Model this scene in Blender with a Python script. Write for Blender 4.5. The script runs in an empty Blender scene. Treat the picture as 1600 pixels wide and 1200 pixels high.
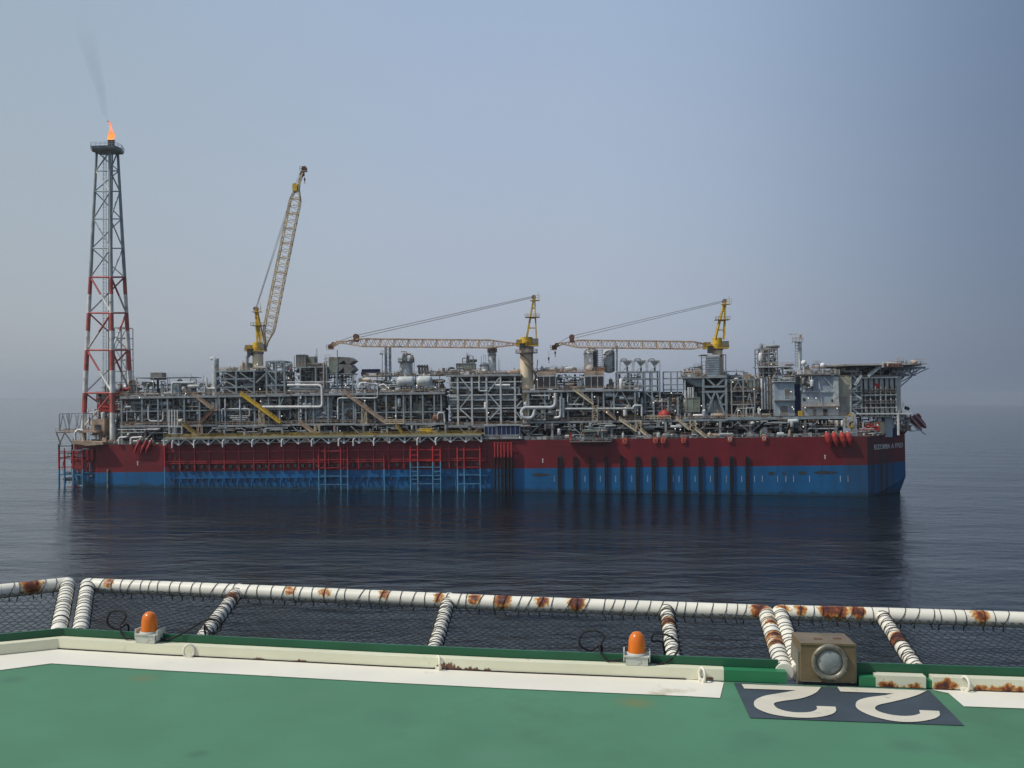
import bpy, math, random
from mathutils import Vector, Matrix, noise
R = math.radians
SC = bpy.context.scene
COL = SC.collection

# ---------------------------------------------------------------- camera
HC = 32.0                       # camera height above the sea
EYE = 1.7                       # camera height above the helideck
DZ = HC - EYE
F = 1570.0                      # focal length in photo pixels (1600 wide)
ROLL = R(0.42); PITCH = math.atan(23/F)
cam_d = bpy.data.cameras.new("camera"); cam = bpy.data.objects.new("camera", cam_d); COL.objects.link(cam)
cam_d.sensor_width = 36.0; cam_d.lens = 36.0*F/1600; cam_d.clip_start = 0.1; cam_d.clip_end = 60000
cam.matrix_world = Matrix.Translation((0, 0, HC)) @ Matrix.Rotation(R(90)+PITCH, 4, 'X') @ Matrix.Rotation(ROLL, 4, 'Z')
SC.camera = cam
CM = cam.matrix_world.copy(); CP = CM.translation.copy(); CR = CM.to_3x3()

def ray(px, py):
    return (CR @ Vector(((px-800)/F, (600-py)/F, -1))).normalized()

# ---------------------------------------------------------------- light
SUN_TO = Vector((-0.60, -0.20, 0.77)).normalized()
el = math.asin(SUN_TO.z); az = math.atan2(SUN_TO.x, SUN_TO.y)
sl = bpy.data.lights.new("sun", 'SUN'); sl.energy = 3.1; sl.angle = R(0.8); sl.color = (1.0, 0.94, 0.85)
so = bpy.data.objects.new("sun", sl); COL.objects.link(so)
so.rotation_euler = (-SUN_TO).to_track_quat('-Z', 'Y').to_euler()
W = bpy.data.worlds.new("World"); SC.world = W; W.use_nodes = True
nt = W.node_tree; nt.nodes.clear()
def N(t, ty, **kw):
    n = t.nodes.new(ty)
    for k, v in kw.items(): setattr(n, k, v)
    return n
out = N(nt, 'ShaderNodeOutputWorld'); mx = N(nt, 'ShaderNodeMixShader'); mx.inputs[0].default_value = 0.78
sky = N(nt, 'ShaderNodeTexSky', sky_type='NISHITA', sun_disc=False, sun_elevation=el, sun_rotation=az)
sky.dust_density = 4.0; sky.air_density = 1.2
b1 = N(nt, 'ShaderNodeBackground'); b1.inputs[1].default_value = 0.08
b2 = N(nt, 'ShaderNodeBackground'); b2.inputs[1].default_value = 1.08
tc = N(nt, 'ShaderNodeTexCoord'); sx = N(nt, 'ShaderNodeSeparateXYZ'); rp = N(nt, 'ShaderNodeValToRGB')
cr = rp.color_ramp
def ramp_set(cr, pts):
    while len(cr.elements) > 1: cr.elements.remove(cr.elements[-1])
    cr.elements[0].position = pts[0][0]; cr.elements[0].color = (*pts[0][1], 1)
    for p, c in pts[1:]:
        e = cr.elements.new(p); e.color = (*c, 1)
ramp_set(cr, [(0.0, (.395, .45, .545)), (0.06, (.45, .505, .615)), (0.18, (.43, .505, .635)), (0.36, (.385, .49, .66)), (1.0, (.24, .34, .5))])
# the sky is bright towards the sun's side and falls off away from it
ma = N(nt, 'ShaderNodeMath', operation='MULTIPLY_ADD'); ma.inputs[1].default_value = 0.5; ma.inputs[2].default_value = 0.5
hr = N(nt, 'ShaderNodeValToRGB'); hr.color_ramp.interpolation = 'B_SPLINE'
ramp_set(hr.color_ramp, [(0.0, (.95, .94, .86)), (0.27, (.93, .92, .83)), (0.40, (1.0, 1.0, .97)), (0.52, (1.03, 1.03, 1.03)), (0.60, (.92, .94, .96)), (0.67, (.60, .65, .71)), (0.73, (.38, .43, .50)), (1.0, (.34, .40, .48))])
vm = N(nt, 'ShaderNodeVectorMath', operation='MULTIPLY')
L = nt.links.new
L(tc.outputs['Generated'], sx.inputs[0]); L(sx.outputs[2], rp.inputs[0])
L(sx.outputs[0], ma.inputs[0]); L(ma.outputs[0], hr.inputs[0])
L(rp.outputs[0], vm.inputs[0]); L(hr.outputs[0], vm.inputs[1]); L(vm.outputs[0], b2.inputs[0])
vm2 = N(nt, 'ShaderNodeVectorMath', operation='MULTIPLY'); L(sky.outputs[0], vm2.inputs[0]); L(hr.outputs[0], vm2.inputs[1]); L(vm2.outputs[0], b1.inputs[0]); L(b1.outputs[0], mx.inputs[1]); L(b2.outputs[0], mx.inputs[2]); L(mx.outputs[0], out.inputs[0])
SC.view_settings.view_transform = 'Standard'; SC.view_settings.look = 'None'
SC.view_settings.exposure = 0.0; SC.view_settings.gamma = 1.0; SC.view_settings.use_curve_mapping = False

# ---------------------------------------------------------------- materials
MATS = {}
def mat(name, col, rough=0.6, metal=0.0, var=0.25, vscale=0.25, rust=0.0, rscale=0.35, streak=False, bump=0.0, spec=0.4, rustcol=(.16, .06, .025)):
    m = bpy.data.materials.new(name); m.use_nodes = True; t = m.node_tree; t.nodes.clear()
    o = N(t, 'ShaderNodeOutputMaterial'); p = N(t, 'ShaderNodeBsdfPrincipled')
    p.inputs['Roughness'].default_value = rough; p.inputs['Metallic'].default_value = metal
    p.inputs['Specular IOR Level'].default_value = spec
    c = N(t, 'ShaderNodeTexCoord'); n = N(t, 'ShaderNodeTexNoise'); n.inputs['Scale'].default_value = vscale; n.inputs['Detail'].default_value = 6
    mp = N(t, 'ShaderNodeMapping')
    if streak: mp.inputs['Scale'].default_value = (1, 1, 0.12)
    t.links.new(c.outputs['Object'], mp.inputs[0]); t.links.new(mp.outputs[0], n.inputs[0])
    r = N(t, 'ShaderNodeMapRange'); r.inputs[1].default_value = 0.3; r.inputs[2].default_value = 0.7
    r.inputs[3].default_value = 1-var; r.inputs[4].default_value = 1+var
    t.links.new(n.outputs[0], r.inputs[0])
    v = N(t, 'ShaderNodeVectorMath', operation='SCALE'); v.inputs[0].default_value = col; t.links.new(r.outputs[0], v.inputs['Scale'])
    last = v.outputs[0]
    if rust > 0:
        n2 = N(t, 'ShaderNodeTexNoise'); n2.inputs['Scale'].default_value = rscale; n2.inputs['Detail'].default_value = 9; n2.inputs['Roughness'].default_value = .65
        t.links.new(mp.outputs[0], n2.inputs[0])
        r2 = N(t, 'ShaderNodeMapRange'); r2.inputs[1].default_value = 0.62-rust*0.25; r2.inputs[2].default_value = 0.72-rust*0.2
        r2.inputs[3].default_value = 0; r2.inputs[4].default_value = 0.85; t.links.new(n2.outputs[0], r2.inputs[0])
        q = N(t, 'ShaderNodeMix', data_type='RGBA'); t.links.new(r2.outputs[0], q.inputs[0]); t.links.new(last, q.inputs[6]); q.inputs[7].default_value = (*rustcol, 1)
        last = q.outputs[2]
    t.links.new(last, p.inputs['Base Color'])
    if bump > 0:
        b = N(t, 'ShaderNodeBump'); b.inputs['Strength'].default_value = bump; b.inputs['Distance'].default_value = 0.02
        t.links.new(n.outputs[0], b.inputs['Height']); t.links.new(b.outputs[0], p.inputs['Normal'])
    t.links.new(p.outputs[0], o.inputs[0]); MATS[name] = m
    return m
STEEL = mat('grey_steel', (.31, .33, .33), rust=.25, vscale=.5)
BLUEST = mat('blue_grey_steel', (.26, .31, .33), rust=.12, vscale=.5)
PALE = mat('pale_grey_paint', (.50, .53, .53), rust=.15, vscale=.6)
WHITE = mat('white_pipe_lagging', (.68, .68, .66), var=.15, rust=.08, vscale=.8)
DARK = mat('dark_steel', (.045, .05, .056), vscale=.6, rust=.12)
MID = mat('weathered_steel', (.19, .185, .17), vscale=.5, rust=.3)
TAN = mat('tan_grating', (.46, .34, .24), vscale=.7, rust=.35)
RUSTY = mat('rusty_steel', (.17, .085, .055), vscale=.7, rust=.5)
YEL = mat('yellow_paint', (.66, .43, .03), rust=.25, vscale=.6)
YELD = mat('weathered_yellow_paint', (.34, .24, .05), rust=.4, vscale=.7)
BOOM = mat('faded_boom_paint', (.56, .38, .22), rust=.35, vscale=.5)
BOOMY = mat('pale_yellow_boom_paint', (.66, .53, .33), rust=.3, vscale=.5)
CREAM = mat('cream_paint', (.70, .58, .40), rust=.18, vscale=.25, streak=True)
REDP = mat('red_paint', (.36, .035, .03), vscale=.8, rust=.1)
TOWR = mat('tower_red', (.42, .10, .085), vscale=.3, rust=.2)
TOWW = mat('tower_white', (.66, .66, .62), vscale=.3, rust=.12)
TOWG = mat('tower_grey', (.33, .37, .37), vscale=.3, rust=.1)
BLUEC = mat('dark_blue_paint', (.012, .022, .09), vscale=.5)
FRED = mat('frame_red', (.38, .035, .04), vscale=.4, rust=.15)
FREDB = mat('frame_bright_red', (.55, .04, .04), vscale=.4, rust=.05)
FBLUE = mat('frame_blue', (.085, .25, .39), vscale=.4, rust=.15)
BLACK = mat('black_rubber', (.012, .012, .014), rough=.8)
OLIVE = mat('green_grey_paint', (.23, .26, .21), rust=.2, vscale=.4)
BLKW = mat('block_wall_blue_grey', (.33, .40, .45), rust=.12, vscale=.25, streak=True)
ACCW = mat('accommodation_wall', (.46, .50, .46), rust=.2, vscale=.3, streak=True)
BEIGE = mat('beige_louvre', (.42, .40, .30), rust=.1, vscale=.5, streak=True)
PAL = [STEEL, PALE, WHITE, DARK, MID, TAN, BLUEST, RUSTY]

def emis(name, col, s):
    m = bpy.data.materials.new(name); m.use_nodes = True; t = m.node_tree; t.nodes.clear()
    o = N(t, 'ShaderNodeOutputMaterial'); e = N(t, 'ShaderNodeEmission'); e.inputs[0].default_value = (*col, 1); e.inputs[1].default_value = s
    t.links.new(e.outputs[0], o.inputs[0]); return m
LAMP = emis('lit_lamp', (1, .90, .72), 1.4)

# ---------------------------------------------------------------- mesh builder
class MB:
    def __init__(s): s.v = []; s.f = []; s.m = []; s.mats = []; s.smooth = []; s.vc = None
    def mi(s, m):
        if m not in s.mats: s.mats.append(m)
        return s.mats.index(m)
    def add(s, vs, fs, m, sm=False):
        b = len(s.v); s.v += [tuple(x) for x in vs]; k = s.mi(m)
        for f in fs: s.f.append([b+i for i in f]); s.m.append(k); s.smooth.append(sm)
    def box(s, x0, x1, y0, y1, z0, z1, m):
        vs = [(x, y, z) for z in (z0, z1) for y in (y0, y1) for x in (x0, x1)]
        s.add(vs, [(0, 2, 3, 1), (4, 5, 7, 6), (0, 1, 5, 4), (2, 6, 7, 3), (0, 4, 6, 2), (1, 3, 7, 5)], m)
    def beam(s, p, q, w, m, h=None, up=None):
        p = Vector(p); q = Vector(q); d = q-p
        if d.length < 1e-6: return
        d.normalize(); h = h or w
        u = Vector((0, 0, 1)) if up is None else Vector(up)
        if abs(d.dot(u)) > .98: u = Vector((0, 1, 0))
        a = d.cross(u).normalized(); b = a.cross(d)
        vs = [c + a*sa*w/2 + b*sb*h/2 for c in (p, q) for sa, sb in ((-1, -1), (1, -1), (1, 1), (-1, 1))]
        s.add(vs, [(3, 2, 1, 0), (4, 5, 6, 7), (0, 1, 5, 4), (1, 2, 6, 5), (2, 3, 7, 6), (3, 0, 4, 7)], m)
    def cyl(s, p, q, r, m, n=10, r2=None, caps=True):
        p = Vector(p); q = Vector(q); d = q-p
        if d.length < 1e-6: return
        d.normalize(); r2 = r if r2 is None else r2
        u = Vector((0, 0, 1)) if abs(d.z) < .95 else Vector((1, 0, 0))
        a = d.cross(u).normalized(); b = d.cross(a)
        vs = []
        for c, rr in ((p, r), (q, r2)):
            for i in range(n):
                t = 2*math.pi*i/n; vs.append(c + (a*math.cos(t)+b*math.sin(t))*rr)
        s.add(vs, [(i, (i+1) % n, n+(i+1) % n, n+i) for i in range(n)], m, True)
        if caps: s.add(vs, [tuple(range(n-1, -1, -1)), tuple(range(n, 2*n))], m)
    def tube(s, pts, r, m, n=7, bend=0.0):
        pts = [Vector(p) for p in pts]
        if bend > 0:
            o = [pts[0]]
            for i in range(1, len(pts)-1):
                a, b, c = pts[i-1], pts[i], pts[i+1]
                k = min(bend, (a-b).length/2, (c-b).length/2)
                p0 = b+(a-b).normalized()*k; p1 = b+(c-b).normalized()*k
                for j in range(5):
                    t = j/4; o.append(p0*(1-t)**2 + b*2*t*(1-t) + p1*t*t)
            o.append(pts[-1]); pts = o
        vs = []; prev = None
        for i, p in enumerate(pts):
            d = (pts[min(i+1, len(pts)-1)]-pts[max(i-1, 0)])
            d = d.normalized() if d.length > 1e-9 else Vector((1, 0, 0))
            if prev is None:
                u = Vector((0, 0, 1)) if abs(d.z) < .9 else Vector((1, 0, 0)); a = d.cross(u).normalized()
            else:
                a = (prev - d*prev.dot(d)); a = a.normalized() if a.length > 1e-6 else d.orthogonal().normalized()
            prev = a; b = d.cross(a); rr = r[min(len(r)-1, round(i*(len(r)-1)/(len(pts)-1)))] if isinstance(r, (list, tuple)) else r
            for j in range(n):
                t = 2*math.pi*j/n; vs.append(p+(a*math.cos(t)+b*math.sin(t))*rr)
        fs = [(i*n+j, i*n+(j+1) % n, (i+1)*n+(j+1) % n, (i+1)*n+j) for i in range(len(pts)-1) for j in range(n)]
        s.add(vs, fs, m, True)
        s.add(vs, [tuple(range(n-1, -1, -1)), tuple(range((len(pts)-1)*n, len(pts)*n))], m)
    def lathe(s, c, prof, m, n=16, ax=(0, 0, 1)):
        c = Vector(c); ax = Vector(ax).normalized(); a = ax.orthogonal().normalized(); b = ax.cross(a); vs = []
        for r, z in prof:
            for i in range(n):
                t = 2*math.pi*i/n; vs.append(c+ax*z+(a*math.cos(t)+b*math.sin(t))*max(r, 1e-4))
        s.add(vs, [(k*n+i, k*n+(i+1) % n, (k+1)*n+(i+1) % n, (k+1)*n+i) for k in range(len(prof)-1) for i in range(n)], m, True)
        s.add(vs, [tuple(range(n-1, -1, -1)), tuple(range((len(prof)-1)*n, len(prof)*n))], m)
    def vessel(s, p, q, r, m, n=14):
        p = Vector(p); q = Vector(q); ax = (q-p).normalized(); Ln = (q-p).length; k = min(r*.5, Ln*.3)
        prof = [(0, 0), (r*.5, k*.13), (r*.87, k*.5), (r, k), (r, Ln-k), (r*.87, Ln-k*.5), (r*.5, Ln-k*.13), (0, Ln)]
        s.lathe(p, prof, m, n, ax)
    def sphere(s, c, r, m, n=10):
        s.lathe(Vector(c)-Vector((0, 0, r)), [(r*math.sin(math.pi*i/8), r-r*math.cos(math.pi*i/8)) for i in range(9)], m, n)
    def prism(s, poly, y0, y1, m):      # poly in (x,z)
        n = len(poly); vs = [(x, y0, z) for x, z in poly]+[(x, y1, z) for x, z in poly]
        s.add(vs, [tuple(range(n)), tuple(range(2*n-1, n-1, -1))]+[(i, n+i, n+(i+1) % n, (i+1) % n) for i in range(n)], m)
    def build(s, name, parent=None, origin=None, M=None):
        me = bpy.data.meshes.new(name); o3 = Vector(origin) if origin is not None else Vector((0, 0, 0))
        me.from_pydata([tuple(Vector(v)-o3) for v in s.v], [], s.f)
        for m in s.mats: me.materials.append(m)
        me.polygons.foreach_set('material_index', s.m); me.polygons.foreach_set('use_smooth', s.smooth)
        if s.vc is not None:
            at = me.attributes.new('rust', 'FLOAT', 'POINT'); at.data.foreach_set('value', s.vc + [0.0]*(len(s.v)-len(s.vc)))
        me.update(); o = bpy.data.objects.new(name, me); COL.objects.link(o)
        if parent is not None: o.parent = parent
        elif M is not None: o.matrix_world = M @ Matrix.Translation(o3)
        else: o.location = o3
        return o
def tag(o, label=None, cat=None, group=None, kind=None):
    if label: o['label'] = label
    if cat: o['category'] = cat
    if group: o['group'] = group
    if kind: o['kind'] = kind
    return o
def empty(name, M=None, loc=None):
    o = bpy.data.objects.new(name, None); COL.objects.link(o); o.empty_display_size = .5
    if M is not None: o.matrix_world = M
    if loc is not None: o.location = loc
    return o

# ================================================================= SEA
m = bpy.data.materials.new('sea_water'); m.use_nodes = True; t = m.node_tree; t.nodes.clear()
o = N(t, 'ShaderNodeOutputMaterial'); p = N(t, 'ShaderNodeBsdfPrincipled'); t.links.new(p.outputs[0], o.inputs[0])
p.inputs['Base Color'].default_value = (.004, .007, .009, 1); p.inputs['Roughness'].default_value = .06; p.inputs['IOR'].default_value = 1.33
c = N(t, 'ShaderNodeTexCoord'); hs = []
for sc_, det, rot, stv, amp in ((.018, 3, 12, (1, 2.2, 1), 1.6), (.13, 4, -14, (1, 2.0, 1), .50), (.8, 8, 10, (1, 1.4, 1), .13)):
    mp = N(t, 'ShaderNodeMapping'); mp.inputs['Rotation'].default_value = (0, 0, R(rot)); mp.inputs['Scale'].default_value = stv
    n = N(t, 'ShaderNodeTexNoise'); n.inputs['Scale'].default_value = sc_; n.inputs['Detail'].default_value = det; n.inputs['Roughness'].default_value = .5
    k = N(t, 'ShaderNodeMath', operation='MULTIPLY'); k.inputs[1].default_value = amp
    t.links.new(c.outputs['Object'], mp.inputs[0]); t.links.new(mp.outputs[0], n.inputs[0]); t.links.new(n.outputs[0], k.inputs[0]); hs.append(k)
a1 = N(t, 'ShaderNodeMath', operation='ADD'); a2 = N(t, 'ShaderNodeMath', operation='ADD')
t.links.new(hs[0].outputs[0], a1.inputs[0]); t.links.new(hs[1].outputs[0], a1.inputs[1])
# wind patches: ripples are stronger in some areas than in others
pn = N(t, 'ShaderNodeTexNoise'); pn.inputs['Scale'].default_value = .011; pn.inputs['Detail'].default_value = 3
pm = N(t, 'ShaderNodeMapping'); pm.inputs['Scale'].default_value = (1, 3, 1)
t.links.new(c.outputs['Object'], pm.inputs[0]); t.links.new(pm.outputs[0], pn.inputs[0])
pr = N(t, 'ShaderNodeMapRange'); pr.inputs[1].default_value = .35; pr.inputs[2].default_value = .65; pr.inputs[3].default_value = .35; pr.inputs[4].default_value = 1.5
t.links.new(pn.outputs[0], pr.inputs[0])
k2 = N(t, 'ShaderNodeMath', operation='MULTIPLY'); t.links.new(hs[2].outputs[0], k2.inputs[0]); t.links.new(pr.outputs[0], k2.inputs[1])
t.links.new(a1.outputs[0], a2.inputs[0]); t.links.new(k2.outputs[0], a2.inputs[1])
bp = N(t, 'ShaderNodeBump'); bp.inputs['Strength'].default_value = 1.0; bp.inputs['Distance'].default_value = 1.0
t.links.new(a2.outputs[0], bp.inputs['Height']); t.links.new(bp.outputs[0], p.inputs['Normal'])
SEA = m
b = MB(); rings = [0, 60, 200, 500, 1200, 3000, 7000, 14000]; nseg = 72; vs = [(0, 0, 0)]
for r_ in rings[1:]:
    vs += [(r_*math.cos(2*math.pi*i/nseg), r_*math.sin(2*math.pi*i/nseg), 0) for i in range(nseg)]
fs = [(0, 1+i, 1+(i+1) % nseg) for i in range(nseg)]
for k in range(len(rings)-2):
    fs += [(1+k*nseg+i, 1+(k+1)*nseg+i, 1+(k+1)*nseg+(i+1) % nseg, 1+k*nseg+(i+1) % nseg) for i in range(nseg)]
b.add(vs, fs, SEA, True); sea = tag(b.build('sea'), kind='structure')

# ================================================================= SHIP FRAME
def onsea(px, py):
    d = ray(px, py); return CP + d*(-CP.z/d.z)
PL = onsea(130, 760.5); PR = onsea(1355, 775.5)
yaw = math.atan2(PR.y-PL.y, PR.x-PL.x); TRIM = R(1.18)
SM = Matrix.Translation(PL) @ Matrix.Rotation(yaw, 4, 'Z') @ Matrix.Rotation(-TRIM, 4, 'Y')
SI = SM.inverted(); CL = SI @ CP
def S(px, py, v=0.0):
    d = SI.to_3x3() @ ray(px, py); t_ = (v-CL.y)/d.y; return CL + d*t_
def SX(px, v=0.0): return S(px, 680, v).x
def SZ(px, py, v=0.0): return S(px, py, v).z
ZB = SZ(600, 734); ZD = SZ(880, 687)          # paint boundary, main deck
ship = empty('production_ship', SM)
tag(ship, 'long red and blue oil production ship with yellow cranes and a flare tower, floating offshore', 'ship')
rnd = random.Random(7)
XA = SX(150); XBW = SX(1355)

# hull material: red over blue, streaked
m = bpy.data.materials.new('hull_paint'); m.use_nodes = True; t = m.node_tree; t.nodes.clear()
o = N(t, 'ShaderNodeOutputMaterial'); p = N(t, 'ShaderNodeBsdfPrincipled'); t.links.new(p.outputs[0], o.inputs[0]); p.inputs['Roughness'].default_value = .55
c = N(t, 'ShaderNodeTexCoord'); s_ = N(t, 'ShaderNodeSeparateXYZ'); t.links.new(c.outputs['Object'], s_.inputs[0])
gt = N(t, 'ShaderNodeMath', operation='GREATER_THAN'); gt.inputs[1].default_value = ZB; t.links.new(s_.outputs[2], gt.inputs[0])
q = N(t, 'ShaderNodeMix', data_type='RGBA'); q.inputs[6].default_value = (.004, .115, .285, 1); q.inputs[7].default_value = (.175, .008, .013, 1); t.links.new(gt.outputs[0], q.inputs[0])
def nz(scale, det, mscale, lo, hi, a, b_):
    mp = N(t, 'ShaderNodeMapping'); mp.inputs['Scale'].default_value = mscale; n = N(t, 'ShaderNodeTexNoise'); n.inputs['Scale'].default_value = scale; n.inputs['Detail'].default_value = det
    r = N(t, 'ShaderNodeMapRange'); r.inputs[1].default_value = lo; r.inputs[2].default_value = hi; r.inputs[3].default_value = a; r.inputs[4].default_value = b_
    t.links.new(c.outputs['Object'], mp.inputs[0]); t.links.new(mp.outputs[0], n.inputs[0]); t.links.new(n.outputs[0], r.inputs[0]); return r
v1 = nz(.12, 6, (1, 1, .35), .3, .7, .78, 1.22)
sc1 = N(t, 'ShaderNodeVectorMath', operation='SCALE'); t.links.new(q.outputs[2], sc1.inputs[0]); t.links.new(v1.outputs[0], sc1.inputs['Scale'])
# rust streaks, rare amidships and heavy at the bow
st = nz(.55, 8, (1, 1, .06), .57, .75, 0, .6); bw = N(t, 'ShaderNodeMapRange'); bw.inputs[1].default_value = XBW-14; bw.inputs[2].default_value = XBW+6; bw.inputs[3].default_value = 0; bw.inputs[4].default_value = 1
t.links.new(s_.outputs[0], bw.inputs[0])
st2 = nz(.35, 8, (1, 1, .04), .36, .55, .1, .95); mm = N(t, 'ShaderNodeMath', operation='MULTIPLY'); t.links.new(st2.outputs[0], mm.inputs[0]); be = N(t, 'ShaderNodeMapRange'); be.inputs[1].default_value = XBW+9; be.inputs[2].default_value = XBW+14; be.inputs[3].default_value = 1; be.inputs[4].default_value = .25; t.links.new(s_.outputs[0], be.inputs[0]); b_m = N(t, 'ShaderNodeMath', operation='MULTIPLY'); t.links.new(bw.outputs[0], b_m.inputs[0]); t.links.new(be.outputs[0], b_m.inputs[1]); t.links.new(b_m.outputs[0], mm.inputs[1])
mxx = N(t, 'ShaderNodeMath', operation='MAXIMUM'); t.links.new(mm.outputs[0], mxx.inputs[0]); t.links.new(st.outputs[0], mxx.inputs[1])
q2 = N(t, 'ShaderNodeMix', data_type='RGBA'); t.links.new(mxx.outputs[0], q2.inputs[0]); t.links.new(sc1.outputs[0], q2.inputs[6]); q2.inputs[7].default_value = (.035, .03, .022, 1)
# marine growth at the waterline (water plane is tilted against the trimmed hull)
wl = N(t, 'ShaderNodeMath', operation='MULTIPLY_ADD'); wl.inputs[1].default_value = math.tan(TRIM); t.links.new(s_.outputs[0], wl.inputs[0]); t.links.new(s_.outputs[2], wl.inputs[2])
wn = nz(.4, 5, (1, 1, 1), .3, .7, -.5, .7); wa = N(t, 'ShaderNodeMath', operation='SUBTRACT'); t.links.new(wl.outputs[0], wa.inputs[0]); t.links.new(wn.outputs[0], wa.inputs[1])
wr = N(t, 'ShaderNodeMapRange'); wr.inputs[1].default_value = .3; wr.inputs[2].default_value = 1.6; wr.inputs[3].default_value = .8; wr.inputs[4].default_value = 0; t.links.new(wa.outputs[0], wr.inputs[0])
q3 = N(t, 'ShaderNodeMix', data_type='RGBA'); t.links.new(wr.outputs[0], q3.inputs[0]); t.links.new(q2.outputs[2], q3.inputs[6]); q3.inputs[7].default_value = (.010, .035, .045, 1)
cx = N(t, 'ShaderNodeCombineXYZ'); t.links.new(s_.outputs[0], cx.inputs[0]); t.links.new(s_.outputs[2], cx.inputs[1])
bk_ = N(t, 'ShaderNodeTexBrick'); bk_.inputs['Scale'].default_value = 1.0; bk_.inputs['Brick Width'].default_value = 11.5; bk_.inputs['Row Height'].default_value = 3.1; bk_.inputs['Mortar Size'].default_value = .07
bk_.inputs['Color1'].default_value = (1, 1, 1, 1); bk_.inputs['Color2'].default_value = (.93, .93, .93, 1); bk_.inputs['Mortar'].default_value = (.78, .78, .78, 1); t.links.new(cx.outputs[0], bk_.inputs['Vector'])
ml = N(t, 'ShaderNodeMix', data_type='RGBA', blend_type='MULTIPLY'); ml.inputs[0].default_value = 1; t.links.new(q3.outputs[2], ml.inputs[6]); t.links.new(bk_.outputs[0], ml.inputs[7]); t.links.new(ml.outputs[2], p.inputs['Base Color']); HULL = m
dn = N(t, 'ShaderNodeTexNoise'); dn.inputs['Scale'].default_value = .35; dn.inputs['Detail'].default_value = 2; t.links.new(c.outputs['Object'], dn.inputs[0]); db = N(t, 'ShaderNodeBump'); db.inputs['Strength'].default_value = .25; db.inputs['Distance'].default_value = .25; t.links.new(dn.outputs[0], db.inputs['Height']); t.links.new(db.outputs[0], p.inputs['Normal'])

zk = SZ(1417, 745, 18); zt = SZ(1417, 686, 18)
def ring(dx, z, dl=0.0):
    return [(XA, 0, z), (XBW, 0, z), (XBW+18.6+dx, 18.6, z), (XBW+18.6+dx, 46, z), (XBW, 63, z), (XA, 63, z), (XA-12-dl, 55, z), (XA-12-dl, 8, z)]
b = MB(); lv = [ring(-6.5, -9), ring(-2.3, SZ(1408, 771, 18)), ring(0, zk), ring(0, zt), ring(0, ZD)]
vs = sum(lv, []); fs = []
for k in range(len(lv)-1): fs += [(k*8+i, k*8+(i+1) % 8, (k+1)*8+(i+1) % 8, (k+1)*8+i) for i in range(8)]
fs += [tuple(range(7, -1, -1)), tuple(range(32, 40))]
b.add(vs, fs, HULL)
b.mi(HULL)
# bulwark round the bow, flaring outwards
bwv = []
P0 = [(XBW+7, 7), (XBW+12.8, 12.8), (XBW+18.6, 18.6), (XBW+18.6, 46), (XBW+8, 55)]
rise = [.05, 1.6, 3.0, 3.0, .05]; out_ = [.1, 1.0, 2.5, 2.5, .1]
lo = [(x, y, ZD) for x, y in P0]; hi = [(x+o_*.9, y-(o_*.5 if i < 3 else -o_*.5), ZD+r_) for i, ((x, y), r_, o_) in enumerate(zip(P0, rise, out_))]
hi2 = [(x-.35, y, z) for x, y, z in hi]; lo2 = [(x-.35, y+.2, z) for x, y, z in lo]
n5 = 5; vs = lo+hi+hi2+lo2
fs = []
for i in range(4):
    for a_, b_ in ((0, 5), (5, 10), (10, 15)):
        fs.append((a_+i, a_+i+1, b_+i+1, b_+i))
b.add(vs, fs, HULL)
hull = b.build('hull', ship)
# deck plating (thin sheet on top)
b = MB(); b.add([(x, y, ZD+.05) for x, y, z in ring(-.3, 0)], [tuple(range(8))], MID); b.build('deck_plating', ship)

# lettering on the bow shoulder
def text_mesh(txt, size, name, matr, parent, M):
    cu = bpy.data.curves.new(name, 'FONT'); cu.body = txt; cu.size = size; cu.extrude = .02; cu.align_x = 'LEFT'; cu.space_character = 1.12; cu.offset = size*.018
    ob = bpy.data.objects.new('tmp', cu); COL.objects.link(ob); dg = bpy.context.evaluated_depsgraph_get()
    me = bpy.data.meshes.new_from_object(ob.evaluated_get(dg)); bpy.data.objects.remove(ob); me.materials.clear(); me.materials.append(matr); me.name = name
    me.transform(M); o_ = bpy.data.objects.new(name, me); COL.objects.link(o_); o_.parent = parent; return o_
LETW = mat('letter_white', (.72, .72, .68), var=.3, vscale=1.2, rust=.3, rustcol=(.10, .02, .02))
sxv = Vector((1, 1, 0)).normalized(); zv = Vector((0, 0, 1)); nn = sxv.cross(zv)
zl = SZ(1376, 702.5, 3)
LM = Matrix.Translation((XBW+3.0, 3.0, zl)) @ Matrix((sxv, zv, nn)).transposed().to_4x4() @ Matrix.Translation((0, 0, .06))
tt = text_mesh('KIZOMBA A FPSO', 2.35, 'name_lettering', LETW, hull, LM)
wd = max(v.co.dot(sxv) for v in tt.data.vertices)-min(v.co.dot(sxv) for v in tt.data.vertices)
print('lettering width', wd)
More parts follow.
